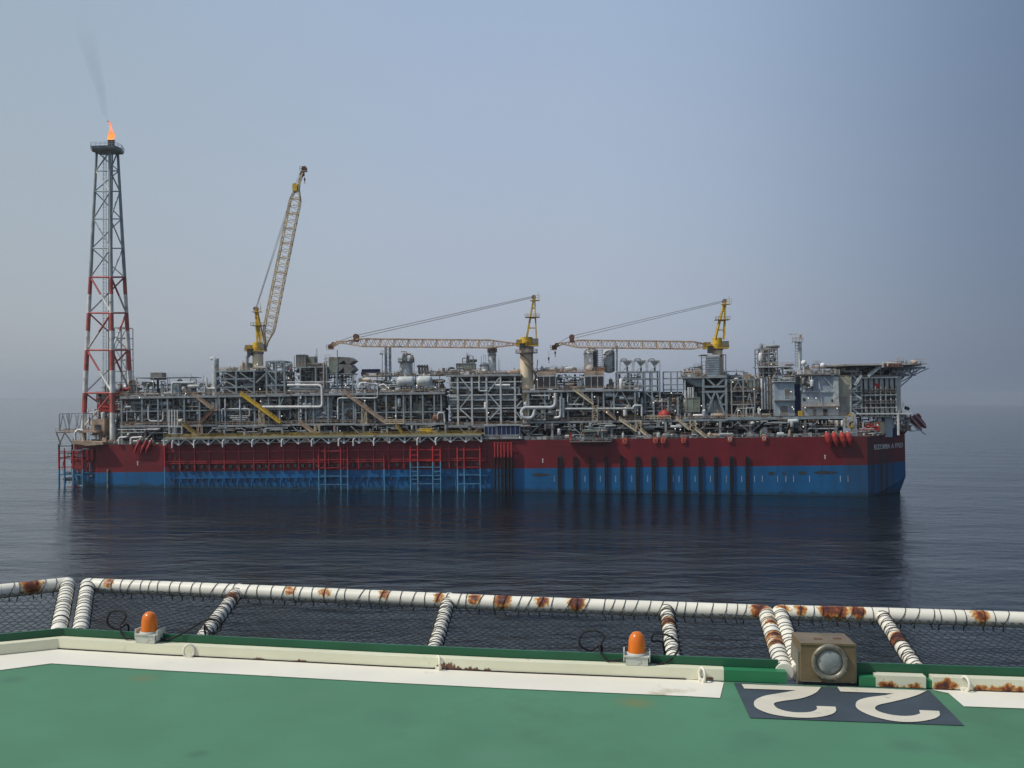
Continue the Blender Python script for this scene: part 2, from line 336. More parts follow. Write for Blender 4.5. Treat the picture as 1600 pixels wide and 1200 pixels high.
# draught marks
for px_, py_ in ((848, 720), (1289, 714), (215, 724)):
    b = MB(); c_ = S(px_, py_); b.box(c_.x-.16, c_.x+.16, -.04, 0.01, c_.z-.7, c_.z+.5, WHITE); b.box(c_.x-.3, c_.x+.3, -.05, 0.0, c_.z+.5, c_.z+.7, WHITE); b.build('load_mark', hull)
for i, px_ in enumerate([866, 914, 938, 962, 987, 1012, 1052, 1061, 1086, 1110, 1135, 1159, 1179, 1191, 1215, 1228, 1240, 1265, 1313, 1325]):
    b = MB(); c_ = S(px_, 748); b.box(c_.x-.08, c_.x+.08, -.05, .01, c_.z-1.1, c_.z+1.0, PALE); b.build('draught_mark', hull)
for px_, py_, w_ in ((1206, 740, 6), (1254, 739, 7), (1290, 738.5, 19), (845, 742, 15), (1225, 740, 3)):
    b = MB(); c_ = S(px_, py_); w2 = w_*.21
    pl = [(c_.x+w2*math.cos(a_)*(1+.1*math.sin(5*a_)), c_.z+.55*math.sin(a_)*(1+.2*math.cos(3*a_))) for a_ in [2*math.pi*k/18 for k in range(18)]]
    b.prism(pl, -.03, .01, DARK); b.build('scrape', hull)
# paired fender strips
for i in range(13):
    px_ = 873.7+24.45*i; a_ = S(px_, 713); b = MB()
    for s2 in (-.42, .42):
        b.box(a_.x+s2-.2, a_.x+s2+.2, -.5, .0, -4, a_.z, BLACK)
        for k in range(14): b.box(a_.x+s2-.26, a_.x+s2+.26, -.56, -.02, a_.z-1.2*k-.5, a_.z-1.2*k-.35, DARK)
    b.build('fender_strip', ship)
# frames with rungs on the ship's side
def side_frame(cols, top, hor, mats_split, v=-1.6, name='guard_frame', mt=FRED, mb=FBLUE, r=.28, ext=()):
    b = MB(); zs = SZ(cols[0], mats_split, v)
    for cx in cols:
        x = SX(cx, v); zt_ = SZ(cx, top, v)
        b.cyl((x, v, zs), (x, v, zt_), r, mt, 8); b.cyl((x, v, -6), (x, v, zs), r*.95, mb, 8)
        for zz in (zt_-.4, zs+1.5, zs-4): b.beam((x, v, zz), (x, .0, zz), .3, mt if zz > zs else mb)
    for h_, i0, i1 in hor:
        z = SZ(cols[i0], h_, v); b.beam((SX(cols[i0], v), v, z), (SX(cols[i1], v), v, z), .26, mt if z > zs else mb)
    return b.build(name, ship)
side_frame([498, 508, 532.5, 543], 697, [(h, i, i+1) for h in (705, 718, 731, 744, 757) for i in range(3)], 733)
side_frame([641, 652.5, 676, 688], 697, [(h, i, i+1) for h in (703, 719, 730, 743, 756) for i in range(3)]+[(h, i, i+1) for h in (711, 736.5, 749) for i in (0, 2)], 722, mt=FREDB)
side_frame([714.5, 725, 750], 699, [(h, i, i+1) for h in (703, 716, 730, 742, 756) for i in range(2)], 732)
side_frame([600], 710, [], 733, v=-1.0, name='caisson', mb=FBLUE)
side_frame([257.5], 697, [], 730, v=-1.3, name='caisson')
# fender bundle
b = MB(); v = -1.4
for cx in (773, 778, 783, 788, 794, 799):
    x = SX(cx, v); zt_ = SZ(cx, 691 if cx in (773, 799) else 693, v); zs = SZ(cx, 714, v)
    b.cyl((x, v, zs), (x, v, zt_), .3, FRED, 8); b.cyl((x, v, -6), (x, v, zs), .32, BLACK, 8)
for h_ in (692, 705, 718, 731, 744): b.beam((SX(773, v), v+.3, SZ(773, h_, v)), (SX(799, v), v+.3, SZ(799, h_, v)), .25, FRED if h_ < 716 else BLACK)
b.beam((SX(773, v), v, SZ(773, 692, v)), (SX(773, v), 0, SZ(773, 692, v)), .3, FRED); b.beam((SX(799, v), v, SZ(799, 692, v)), (SX(799, v), 0, SZ(799, 692, v)), .3, FRED)
b.build('tube_fender', ship)
# riser guard panel along the side
v = -.7; b = MB(); x0 = SX(257, v); x1 = SX(760, v); zt_ = SZ(500, 697, v); zb_ = SZ(500, 722, v)
b.box(x0, x1, -.45, -.02, zb_, zt_, HULL)
b.build('riser_guard_panel', ship)
b = MB()
for i in range(22):
    x = x0+(x1-x0)*i/21.5+.2; b.box(x-.16, x+.16, -.9, -.46, zb_-2.6, zt_, FRED)
for h_ in (704, 719, 722): z = SZ(500, h_, v); b.box(x0, x1, -.8, -.47, z-.14, z+.14, FRED)
b.build('guard_rib', ship)
for i in range(43):
    b = MB(); x = x0+3+(x1-x0-6)*i/42; z = zb_-1.2
    b.box(x-.5, x+.5, -.7, -.02, z-.6, z+.5, DARK)
    if i % 2: b.cyl((x, -.5, zb_), (x, -.5, SZ(500, 731)), .13, DARK, 6)
    b.build('hang_off_bracket', ship)
b = MB(); z = SZ(500, 745.5); b.box(SX(264), SX(765), -.45, -.02, z-.15, z+.12, HULL)
for i in range(44):
    x = SX(272)+(SX(760)-SX(272))*i/43
    b.box(x-.3, x+.3, -.6, -.02, z-1.2, z-.2, HULL if i % 2 else DARK)
    if i % 2 == 0: b.box(x+1.9, x+2.05, -.2, -.02, z-3.2, z-.2, FBLUE)
b.build('riser_ledge', ship)

# side walkway with truss, 256..752
v = -2.2; b = MB(); x0 = SX(256, v); x1 = SX(752, v); zw = SZ(500, 681, v); zl_ = SZ(500, 693.5, v)
b.box(x0, x1, v-.3, .3, zw-.25, zw, STEEL); b.build('side_walkway', ship, None); wk = COL.objects[-1] if False else bpy.data.objects['side_walkway']
b = MB(); nb = 21; bay = (x1-x0)/nb
b.beam((x0, v-.4, zw-.5), (x1, v-.4, zw-.5), .5, OLIVE); b.build('truss_top_chord', wk)
for i in range(nb+1):
    x = x0+bay*i; b = MB()
    b.beam((x, v, zw-.6), (x, v, zl_), .5, WHITE); b.beam((x, v, zl_+.2), (x, 0, zl_+.2), .3, PALE)
    if i < nb: b.beam((x, v, zl_+.1), (x+bay*.5, v, zw-.6), .36, PALE); b.beam((x+bay*.5, v, zw-.6), (x+bay, v, zl_+.1), .42, WHITE)
    b.build('truss_bay', wk)
for px_ in (269, 303, 348, 394, 440, 487, 529, 552, 584, 652, 681):
    x = SX(px_, v-.5); b = MB(); b.tube([(x+.8, v-.3, zw-.7), (x, v-.5, zw-1.3), (x, v-.5, zl_-.8)], .27, WHITE, 8, bend=.7); b.build('drain_pipe', wk)

def rail(b, pts, h=1.15, m=TAN, sp=1.8, w=.09, mids=1):
    for a_, c_ in zip(pts[:-1], pts[1:]):
        a_ = Vector(a_); c_ = Vector(c_); Ln = (c_-a_).length; n_ = max(1, int(Ln/sp))
        for i in range(n_+1):
            q_ = a_.lerp(c_, i/n_); b.beam(q_, q_+Vector((0, 0, h)), w, m)
        for k in range(1, mids+2): b.beam(a_+Vector((0, 0, h*k/(mids+1))), c_+Vector((0, 0, h*k/(mids+1))), w, m)
b = MB(); rail(b, [(x0, v-.2, zw), (x1, v-.2, zw)], 1.2, YELD, 1.6, .12, 2); b.box(x0+8, x1, v-.28, v-.2, zw, zw+.35, YELD); b.build('walkway_railing', wk)
b = MB()
for i in range(60):
    x = rnd.uniform(x0, x1); h_ = rnd.uniform(.3, 1.3); b.box(x, x+rnd.uniform(.4, 3), v+.4, v+1.2, zw, zw+h_, rnd.choice([MID, YELD, OLIVE, TAN]))
tag(b.build('deck_gear', wk), kind='stuff')

# ================================================================= generic clutter
def clutter(b, xa, xb, za, zb, v0, v1, seed, dens=.5, pal=None, scale=1.0, vert=.35):
    r = random.Random(seed); pal = pal or [STEEL]*4+[PALE]*3+[MID]*4+[DARK]*3+[BLUEST]*3+[WHITE]*2+[TAN]*2+[RUSTY, YELD]
    scale *= .88; n_ = int((xb-xa)*(zb-za)*dens*1.45); H = zb-za; Wd = xb-xa
    for _ in range(n_):
        x = r.uniform(xa, xb); z = r.uniform(za, zb); y = r.uniform(v0, v1); mt = r.choice(pal); k = r.random(); rr = r.choice([.09, .12, .16, .2, .28])*scale
        if k < .26:
            l_ = min(r.uniform(1.5, 9), xb-x); b.tube([(x, y, z), (x+l_, y, z)], rr, mt, 6)
        elif k < .26+vert*.6:
            l_ = min(r.uniform(1.5, 7), zb-z); b.tube([(x, y, z), (x, y, z+l_)], rr, mt, 6)
        elif k < .60:
            dx_ = r.uniform(.8, 5)*r.choice((-1, 1)); dz_ = r.uniform(.8, 4)*r.choice((-1, 1))
            x2 = min(max(x+dx_, xa), xb); z2 = min(max(z+dz_, za), zb); x3 = min(max(x2+dx_*.6, xa), xb)
            b.tube([(x, y, z), (x2, y, z), (x2, y, z2), (x3, y, z2)], rr, mt, 6, bend=.4)
        elif k < .72:
            a_ = r.uniform(.3, 1.4)*scale; c_ = r.uniform(.3, 1.6)*scale; b.box(x, min(x+a_, xb), y, y+a_, z, min(z+c_, zb), mt)
        elif k < .78:
            rv = r.uniform(.35, .9)*scale; l_ = r.uniform(1.5, 3.5); b.vessel((x, y, z), (x, y, min(z+l_, zb)), rv, r.choice([PALE, STEEL, MID, WHITE]), 10)
        elif k < .83:
            rv = r.uniform(.35, .8)*scale; l_ = r.uniform(2, 5); b.vessel((x, y, z), (min(x+l_, xb), y, z), rv, r.choice([PALE, STEEL, MID]), 10)
        elif k < .90:
            l_ = r.uniform(1, 3.5); sg = r.choice((-1, 1)); x2 = min(max(x+sg*l_, xa), xb); b.beam((x, y, z), (x2, y, min(z+l_, zb)), .2*scale, mt)
        elif k < .95:
            b.sphere((x, y, z), r.uniform(.2, .42)*scale, r.choice([PALE, WHITE, REDP, MID]), 7)
        else:
            l_ = min(r.uniform(2, 6), xb-x)
            if l_ > .5: rail(b, [(x, y, z), (x+l_, y, z)], 1.1, r.choice([TAN, STEEL]), 1.5, .08)
def skyline(b, xa, xb, z, v0, v1, seed, hmax=3.5, dens=.5, pal=None):
    """things standing on a deck: base always at z"""
    r = random.Random(seed); pal = pal or [STEEL, PALE, MID, MID, TAN, BLUEST, DARK, WHITE, OLIVE]
    for _ in range(int((xb-xa)*dens*1.35)):
        x = r.uniform(xa, xb); y = r.uniform(v0, v1); h_ = hmax*r.random()**1.6+.5; mt = r.choice(pal); k = r.random()
        if k < .30:
            w_ = r.uniform(.5, 2.6); b.box(x, min(x+w_, xb), y, y+w_, z, z+h_*.7, mt)
            b.box(x+.1, min(x+w_*.5, xb), y+.1, y+w_*.6, z+h_*.7, z+h_*.9, r.choice(pal))
        elif k < .5: b.vessel((x, y, z), (x, y, z+h_), r.uniform(.3, .9), mt, 10); b.cyl((x, y, z+h_), (x, y, z+h_+.5), .12, mt, 6)
        elif k < .62: b.vessel((x, y, z+.9), (min(x+r.uniform(2, 5), xb+1), y, z+.9), r.uniform(.4, .8), mt, 10)
        elif k < .82: b.tube([(x, y, z), (x, y, z+h_), (x+r.choice((-1, 1))*r.uniform(.5, 3), y, z+h_)], r.uniform(.08, .22), mt, 6, bend=.4)
        elif k < .93: b.beam((x, y, z), (x, y, z+h_*1.5), .12, mt)
        else:
            w_ = r.uniform(1.5, 3)
            for a_, c_ in ((0, 0), (w_, 0), (0, w_), (w_, w_)): b.beam((x+a_, y+c_, z), (x+a_, y+c_, z+h_), .18, mt)
            b.box(x-.1, x+w_+.1, y-.1, y+w_+.1, z+h_, z+h_+.15, mt); rail(b, [(x, y, z+h_+.15), (x+w_, y, z+h_+.15)], 1, TAN, 1.2, .08)
def stuff(b, name, parent): return tag(b.build(name, parent), kind='stuff')

# main-deck space under the modules: added dark backing far in for the shaded depth, legs, clutter
ZP = SZ(700, 661, 2)      # process deck
ZU = SZ(600, 614.5, 2)    # upper deck
print('ZB %.1f ZD %.1f ZP %.1f ZU %.1f XA %.1f XB %.1f yaw %.2f' % (ZB, ZD, ZP, ZU, XA, XBW, math.degrees(yaw)), SM.translation)
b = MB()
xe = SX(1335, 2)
b.box(SX(185, 2), xe, 16, 17, ZD+.06, ZP-.5, DARK)  # added dark sheet, its colour stands for the shade deep inside
b.build('shade_backing', ship)
x = SX(190, 2)
k = 0
while x < xe:
    b = MB()
    b.box(x-.35, x+.35, 2, 2.7, ZD+.06, ZP-.6, MID if k % 2 else STEEL); b.box(x-.4, x+.4, 9, 10, ZD+.06, ZP-.6, MID)
    b.prism([(x-1.6, ZD+.06), (x+1.6, ZD+.06), (x+.35, ZD+1.8), (x-.35, ZD+1.8)], 2.1, 2.6, MID)
    if k % 2: b.beam((x, 2.3, ZD+1.5), (x+4.5, 2.3, ZP-.7), .3, STEEL); b.beam((x, 2.3, ZD+1.5), (x-4.5, 2.3, ZP-.7), .3, STEEL)
    b.build('module_support', ship); x += 10.2 if k % 3 else 8.3; k += 1
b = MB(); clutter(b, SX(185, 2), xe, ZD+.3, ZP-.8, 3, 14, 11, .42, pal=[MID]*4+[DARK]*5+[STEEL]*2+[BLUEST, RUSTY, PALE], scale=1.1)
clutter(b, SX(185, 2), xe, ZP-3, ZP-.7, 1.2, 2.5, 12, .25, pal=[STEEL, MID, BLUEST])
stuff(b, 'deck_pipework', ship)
b = MB(); skyline(b, SX(760, .6), xe, ZD+.06, .7, 2.2, 13, 1.9, .5, pal=[MID, STEEL, TAN, PALE, OLIVE, DARK]); skyline(b, SX(160, .6), SX(262, .6), ZD+.06, .7, 3, 14, 2.6, .7)
stuff(b, 'deck_fitting', ship)
b = MB(); rail(b, [(SX(760), .25, ZD+.06), (SX(1352), .25, ZD+.06)], 1.1, STEEL, 1.7, .12); b.build('deck_railing', ship); b = MB(); rail(b, [(SX(150), .25, ZD+.06), (SX(256), .25, ZD+.06)], 1.1, MID, 1.7, .1); b.build('deck_railing', ship)

# ------------------------------------------------------------------ modules
def module(name, px0, px1, py_lo, py_hi, v0=2, v1=28, cols=(), wc=.55, levels=(), seed=0, dens=.55, label=None, back=True, mcol=STEEL, mdeck=STEEL, rails=True, deck_top=True, braces=(), pal=None, backv=None, backm=None):
    """frame between two pixel heights measured on its front plane"""
    xa = SX(px0, v0); xb = SX(px1, v0); pc = (px0+px1)/2; za = SZ(pc, py_lo, v0); zb = SZ(pc, py_hi, v0); b = MB()
    b.box(xa, xb, v0+.1, v1, za-.55, za-.02, mdeck)
    b.beam((xa, v0, za-.35), (xb, v0, za-.35), .45, mdeck, .75)
    if deck_top:
        b.box(xa, xb, v0+.1, v1, zb-.5, zb, mdeck); b.beam((xa, v0, zb-.3), (xb, v0, zb-.3), .45, mdeck, .8)
    o_ = b.build(name, ship)
    if label: o_['label'] = label
    for cpx in cols:
        for vv, mm_ in ((v0+.25, mcol), ((v0+v1)/2, MID)):
            q_ = MB(); x = SX(cpx, v0); q_.box(x-wc/2, x+wc/2, vv-wc/2, vv+wc/2, za, zb-.5, mm_); q_.build('column', o_)
    for l_ in levels:
        q_ = MB(); z = SZ(pc, l_, v0); q_.beam((xa, v0+.2, z), (xb, v0+.2, z), .3, mcol, .4); q_.box(xa, xb, v0+3, v1-1, z-.1, z, MID); q_.build('level_beam', o_)
    for (ax_, ay_, bx_, by_) in braces:
        q_ = MB(); a_ = S(ax_, ay_, v0+.2); c_ = S(bx_, by_, v0+.2); q_.beam(a_, c_, .38, mcol); q_.build('brace', o_)
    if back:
        q_ = MB(); bv = backv or v0+12; q_.box(xa+.3, xb-.3, bv, bv+.4, za, zb-.5, backm or MID); q_.build('fill_backing', o_)  # added sheet closing off the sky, standing for the shaded depth
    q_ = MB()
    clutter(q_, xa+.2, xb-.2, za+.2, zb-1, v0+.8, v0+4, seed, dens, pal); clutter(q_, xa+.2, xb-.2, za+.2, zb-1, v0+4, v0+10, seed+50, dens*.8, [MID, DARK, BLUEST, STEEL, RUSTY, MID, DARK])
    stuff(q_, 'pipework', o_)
    if rails:
        q_ = MB(); rail(q_, [(xa, v0-.05, za), (xb, v0-.05, za)], 1.15, TAN, 1.7, .12)
        if deck_top: q_.build('railing', o_); q_ = MB(); rail(q_, [(xa, v0-.05, zb), (xb, v0-.05, zb)], 1.15, TAN, 1.7, .12)
        q_.build('railing', o_)
    return o_, xa, xb, za, zb
def vessel(parent, px0, py0, px1, py1, v, m, horiz=False, name='vessel', legs=None):
    b = MB(); a_ = S((px0+px1)/2, py1, v); c_ = S((px0+px1)/2, py0, v)
    if horiz:
        z = (a_.z+c_.z)/2; r = (c_.z-a_.z)/2; b.vessel((SX(px0, v), v, z), (SX(px1, v), v, z), r, m)
        for f_ in (.22, .78):
            x = SX(px0, v)*(1-f_)+SX(px1, v)*f_; b.box(x-.25, x+.25, v-r*.7, v+r*.7, z-r*1.5, z-r*.6, MID)
        b.cyl((SX(px0, v)*.5+SX(px1, v)*.5, v, z+r), (SX(px0, v)*.5+SX(px1, v)*.5, v, z+r*1.4), r*.25, m, 8)
    else:
        r = (SX(px1, v)-SX(px0, v))/2; b.vessel((a_.x, v, a_.z), (a_.x, v, c_.z), r, m, 18)
        b.lathe((a_.x, v, c_.z-r*.9), [(r+.06, 0), (r+.25, .05), (r+.25, .2), (r+.06, .25)], MID, 16)
    return b.build(name, parent)
def pbox(parent, name, px0, py0, px1, py1, v0, v1, m, rib=0, mr=None, label=None):
    a_ = S(px0, py1, v0); c_ = S(px1, py0, v0); b = MB(); b.box(a_.x, c_.x, v0, v1, a_.z, c_.z, m)
    if rib:
        for i in range(rib+1):
            x = a_.x+(c_.x-a_.x)*i/rib; b.box(x-.1, x+.1, v0-.12, v0-.002, a_.z, c_.z, mr or STEEL)
        b.box(a_.x-.1, c_.x+.1, v0-.15, v0-.003, c_.z-.25, c_.z+.05, mr or STEEL); b.box(a_.x-.1, c_.x+.1, v0-.15, v0-.003, a_.z, a_.z+.25, mr or STEEL)
    o_ = b.build(name, parent)
    if label: o_['label'] = label
    return o_
def pipe(parent, pts, v, r, m, bend=.9, name='pipe', n=9):
    b = MB(); b.tube([S(x, y, v) for x, y in pts], r, m, n, bend=bend); return b.build(name, parent)
def frame2(parent, xs, ys, v0, v1, w, m, name='lattice_frame', braces=()):
    """open steel grid, two planes deep"""
    b = MB(); pc = sum(xs)/len(xs); X = [SX(x, v0) for x in xs]; Z = [SZ(pc, y, v0) for y in ys]
    for vv in (v0, v1):
        for x in X: b.beam((x, vv, min(Z)), (x, vv, max(Z)), w, m)
        for z in Z: b.beam((X[0], vv, z), (X[-1], vv, z), w*.9, m)
    for x in X:
        for z in Z: b.beam((x, v0, z), (x, v1, z), w*.8, m)
    for ax_, ay_, bx_, by_ in braces: b.beam(S(ax_, ay_, v0), S(bx_, by_, v0), w*.8, m)
    return b.build(name, parent)

# M1: 190-340
m1, xa, xb, za, zb = module('process_module', 188, 340, 664, 619, 3, 30, cols=(190, 222, 247, 262, 288, 312, 338), levels=(642,), seed=101, mcol=BLUEST, dens=.7,
    label='low pipe-filled process module just right of the flare tower')
pbox(m1, 'vent_box', 235, 582, 253, 593.5, 8, 12, MID)
b = MB(); skyline(b, SX(200, 4), SX(338, 4), zb, 4, 20, 21, 6.0, 1.3); clutter(b, SX(205, 5), SX(335, 5), zb+.3, zb+4.6, 5, 14, 22, .6); stuff(b, 'roof_pipework', m1)
b = MB(); z = SZ(280, 589, 6)
b.box(SX(212, 6), SX(300, 6), 6, 16, z-.25, z, STEEL); rail(b, [(SX(262, 6), 6, z), (SX(300, 6), 6, z)], 1.1, PALE, 2, .1)
for px_ in (214, 240, 262, 282, 298): b.beam((SX(px_, 6), 6.2, zb), (SX(px_, 6), 6.2, z), .3, STEEL)
b.build('roof_deck', m1)
pipe(m1, [(269, 616), (269, 598), (303, 598)], 3.6, .45, PALE); pipe(m1, [(323, 590), (323, 607), (337, 607)], 4, .35, WHITE)
for k in range(4): pipe(m1, [(264.5+4.3*k, 640), (264.5+4.3*k, 668)], .4, .22, WHITE, name='riser')
frame2(m1, [264, 273.5, 284], [678, 667], .2, 1.0, .3, PALE, 'pipe_stand')
pipe(m1, [(232, 635), (232, 655), (235, 658), (252, 658), (255, 655), (255, 640)], 3.3, .3, PALE, .5)
b = MB(); b.tube([S(336, 620, 5), S(336, 564, 5), S(334, 559, 5), S(330, 561, 5)], [1.0, 1.0, .8, .7], PALE, 12); b.tube([S(340.5, 612, 5.4), S(340.5, 560, 5.4)], .35, STEEL, 8); b.build('vent_stack', m1)
pipe(m1, [(186, 694), (186, 684), (198, 683)], -.4, .35, WHITE, .6, 'overboard_pipe'); pipe(m1, [(204.5, 694), (204.5, 684), (222, 683)], -.4, .35, WHITE, .6, 'overboard_pipe')
b = MB(); b.beam(S(184, 671, 1), S(247, 671, 1), .3, WHITE); b.build('cable_tray', m1)

# M2: 340-450
m2, xa, xb, za, zb = module('process_module', 341, 455, 663.5, 617, 3, 30, cols=(343, 352, 375, 398, 420, 437), levels=(640,), seed=102, mcol=BLUEST, dens=.75,
    label='tall framed process module under the crane with the raised boom')
frame2(m2, [338, 370, 398], [616, 605, 592, 580], 3.5, 12, .55, BLUEST, 'upper_frame',
       braces=[(338, 592, 352, 582), (352, 582, 370, 592), (338, 605, 352, 595), (352, 595, 370, 605), (338, 616, 352, 607), (352, 607, 370, 616), (375, 582, 396, 597), (376, 602, 396, 614)])
frame2(m2, [417.5, 432, 445.5], [616, 602, 580, 565], 3.2, 12, .6, BLUEST, 'upper_frame', braces=[(400, 598, 416, 583), (419, 582, 431, 598), (419, 602, 431, 614), (433, 567, 445, 580)])
b = MB(); z1 = SZ(380, 579, 4); b.box(SX(338, 4), SX(417, 4), 4, 24, z1-.4, z1, STEEL); rail(b, [(SX(338, 4), 3.8, z1), (SX(417, 4), 3.8, z1)], 1.2, TAN, 1.6, .1, 2); b.build('top_deck', m2)
b = MB(); clutter(b, SX(340, 5), SX(450, 5), zb+.2, z1-.6, 5, 12, 121, .9); skyline(b, SX(342, 5), SX(416, 5), z1, 5, 18, 122, 2.6, 1.6); clutter(b, SX(418, 5), SX(452, 5), zb+.3, SZ(430, 566, 5), 5, 11, 123, .7); stuff(b, 'upper_pipework', m2)
b = MB(); b.box(SX(345, 6), SX(452, 6), 13, 13.4, zb, z1-.4, MID); b.build('fill_screen', m2)  # added fill against the sky for the shaded interior
pbox(m2, 'equipment_box', 377, 567, 391, 578, 8, 11, MID); pbox(m2, 'equipment_box', 399, 571.5, 416, 575, 4, 6, WHITE); pipe(m2, [(386, 578), (386, 556), (390, 556)], 8, .6, STEEL, .5, 'exhaust')
pipe(m2, [(347, 660), (347, 639), (390, 639), (390, 650)], 3.2, .25, PALE, .5); pipe(m2, [(352, 624), (352, 641)], 3, .2, WHITE); pipe(m2, [(375, 625), (375, 640)], 3, .2, WHITE)
for k, yy in enumerate((650, 653, 656)): pipe(m2, [(355+4*k, yy), (390-3*k, yy)], 3.3, .16, PALE)

# M4: 452-556
m4, xa, xb, za, zb = module('process_module', 456, 556, 661.5, 615, 3, 30, cols=(467, 478, 490, 513, 536, 553), levels=(), seed=103, mcol=BLUEST, dens=.55,
    label='process module carrying the dark twin-hooded air intake house', braces=((443, 620, 436, 638),))
pbox(m4, 'enclosure_wall', 482, 621, 519, 659, 4.8, 9, BLKW, rib=4, mr=STEEL); pbox(m4, 'enclosure_wall', 532, 622, 552, 659, 5.5, 9, BLUEST, rib=3, mr=STEEL)
b = MB()
for a_ in ((436, 560, 455, 560), ): pass
z = SZ(475, 573, 4)
b.box(SX(458, 4), SX(512, 4), 4, 16, z-.35, z, STEEL); rail(b, [(SX(458, 4), 4, z), (SX(512, 4), 4, z)], 1.1, TAN, 1.7, .08); b.build('mezzanine', m4)
for px_ in (470, 494, 511, 527): q_ = MB(); q_.box(SX(px_, 4)-.25, SX(px_, 4)+.25, 4, 4.5, zb, z-.3, BLUEST); q_.build('column', m4)
pbox(m4, 'equipment_box', 463, 554, 477, 573, 4.5, 9, MID, rib=3, mr=OLIVE)
pbox(m4, 'equipment_box', 478, 557, 491, 572, 6, 9, OLIVE)
b = MB(); clutter(b, SX(457, 5), SX(512, 5), zb+.2, z-.5, 5, 12, 131, .9); skyline(b, SX(476, 5), SX(512, 5), z, 5, 12, 132, 4.2, 1.5); clutter(b, SX(512, 5), SX(553, 5), zb+.3, SZ(530, 585, 5), 6, 12, 133, .8); stuff(b, 'upper_pipework', m4)
pbox(m4, 'fill_screen', 470, 575, 512, 614, 13, 13.3, DARK)  # added dark sheet standing for the shaded interior
# intake house
def PZ(pts, v): return [(S(x, y, v).x, S(x, y, v).z) for x, y in pts]
b = MB(); b.prism(PZ([(513.5, 582.5), (528, 582.5), (528, 558.5), (516, 557.5), (513.5, 559)], 5), 5, 13, OLIVE)
b.prism(PZ([(528, 557.5), (546, 558.3), (553, 563.2), (546.5, 568.5), (541, 569), (537.5, 563), (529, 568.5), (528, 568.5)], 5), 5.1, 12.9, MID)
b.prism(PZ([(528, 569), (541, 569.5), (547, 569.5), (553.5, 576.8), (547, 582.5), (538, 583), (537, 574.2), (528, 582)], 5), 5.1, 12.9, MID)
b.prism(PZ([(529, 568.3), (537, 563.3), (541, 569), (529, 569)], 5), 6.5, 12, DARK); b.prism(PZ([(529, 582), (537, 574.5), (538, 583), (529, 583)], 5), 6.5, 12, DARK)
b.build('air_intake_house', m4)
b = MB(); b.box(SX(512, 5), SX(552, 5), 4.5, 14, SZ(530, 585, 5), SZ(530, 583.3, 5), STEEL)
for px_ in (514, 527.5, 552): b.box(SX(px_, 5)-.2, SX(px_, 5)+.2, 4.6, 5, zb, SZ(530, 585, 5), STEEL)
b.beam(S(515, 612, 5), S(526, 586, 5), .25, STEEL); b.beam(S(540, 612, 5), S(528, 586, 5), .25, STEEL); b.build('intake_support', m4)
pipe(m4, [(449, 602), (503, 602), (504, 636), (410, 636)], 3, .5, WHITE, 1.4, 'large_pipe')
pipe(m4, [(452, 607), (499, 607), (499, 614)], 3.3, .4, PALE, 1); pipe(m4, [(450, 611), (492, 611)], 3.4, .35, WHITE); pipe(m4, [(440, 597), (521, 597), (521, 602)], 3.4, .2, PALE, .5)
pipe(m4, [(506, 614), (506, 566)], 3.2, .3, TAN); pipe(m4, [(528, 655), (528, 622), (590, 622), (590, 600), (563, 598), (563, 606)], 2.8, .25, PALE, .8)
for px_, py_ in ((495, 545), (527, 547), (460, 556)): b = MB(); c_ = S(px_, py_, 7); b.beam(c_, (c_.x, 7, zb), .22, STEEL); b.build('mast_pole', m4)

# M5: 556-696
m5, xa, xb, za, zb = module('process_module', 556, 696, 661, 613.5, 3, 30, cols=(556, 570, 586, 604, 619, 631, 642.5, 661, 679, 690), levels=(644,), seed=104, mcol=BLUEST, dens=.6,
    label='process module with horizontal drums and a fat round tank on its roof')
b = MB(); skyline(b, SX(556, 4), SX(694, 4), zb, 5, 18, 141, 4.6, 1.3); clutter(b, SX(556, 5), SX(692, 5), zb+.2, zb+4.5, 5, 14, 142, .75); stuff(b, 'roof_pipework', m5)
b = MB(); z = SZ(640, 585.5, 8); b.box(SX(566, 8), SX(690, 8), 8, 22, z-.3, z, TAN); rail(b, [(SX(566, 8), 8, z), (SX(690, 8), 8, z)], 1.1, TAN, 1.7, .1)
for px_ in (568, 590, 612, 636, 650, 672, 688): b.beam((SX(px_, 8), 8.3, zb), (SX(px_, 8), 8.3, z), .3, MID)
skyline(b, SX(560, 9), SX(690, 9), z, 9, 16, 143, 1.8, .8); b.build('roof_deck', m5)
vessel(m5, 621, 588, 649, 605, 6, PALE, True); vessel(m5, 652, 587, 677, 605, 6, PALE, True)
vessel(m5, 561, 590.5, 580, 596.5, 7, CREAM, True)
b = MB(); xc = SX(636, 10); r_ = (SX(646, 10)-SX(626, 10))/2; zt_ = SZ(636, 564.5, 10); b.cyl((xc, 10, z), (xc, 10, zt_), r_, PALE, 20); b.cyl((xc, 10, zt_-.5), (xc, 10, zt_), r_+.7, MID, 20); b.build('round_tank', m5)
b = MB(); pts = [(xc+(r_+.6)*math.cos(a_), 10+(r_+.6)*math.sin(a_), zt_) for a_ in [2*math.pi*k/14 for k in range(15)]]; rail(b, pts, 1.1, STEEL, 1.4, .1); skyline(b, xc-1.5, xc+2.5, zt_, 9, 11, 144, 3.2, 2.2)
for px_ in (625, 629, 643, 647): b.beam(S(px_, 586, 8), S(px_, 566, 8), .18, STEEL)
b.build('tank_platform', m5)
for k in range(4):
    x_ = 655+4.3*k; b = MB(); b.tube([S(x_, 584, 9), S(x_, 574, 9), S(x_-2, 571, 9)], [.42, .42, .6], MID, 8, bend=.5); b.build('vent_cowl', m5)
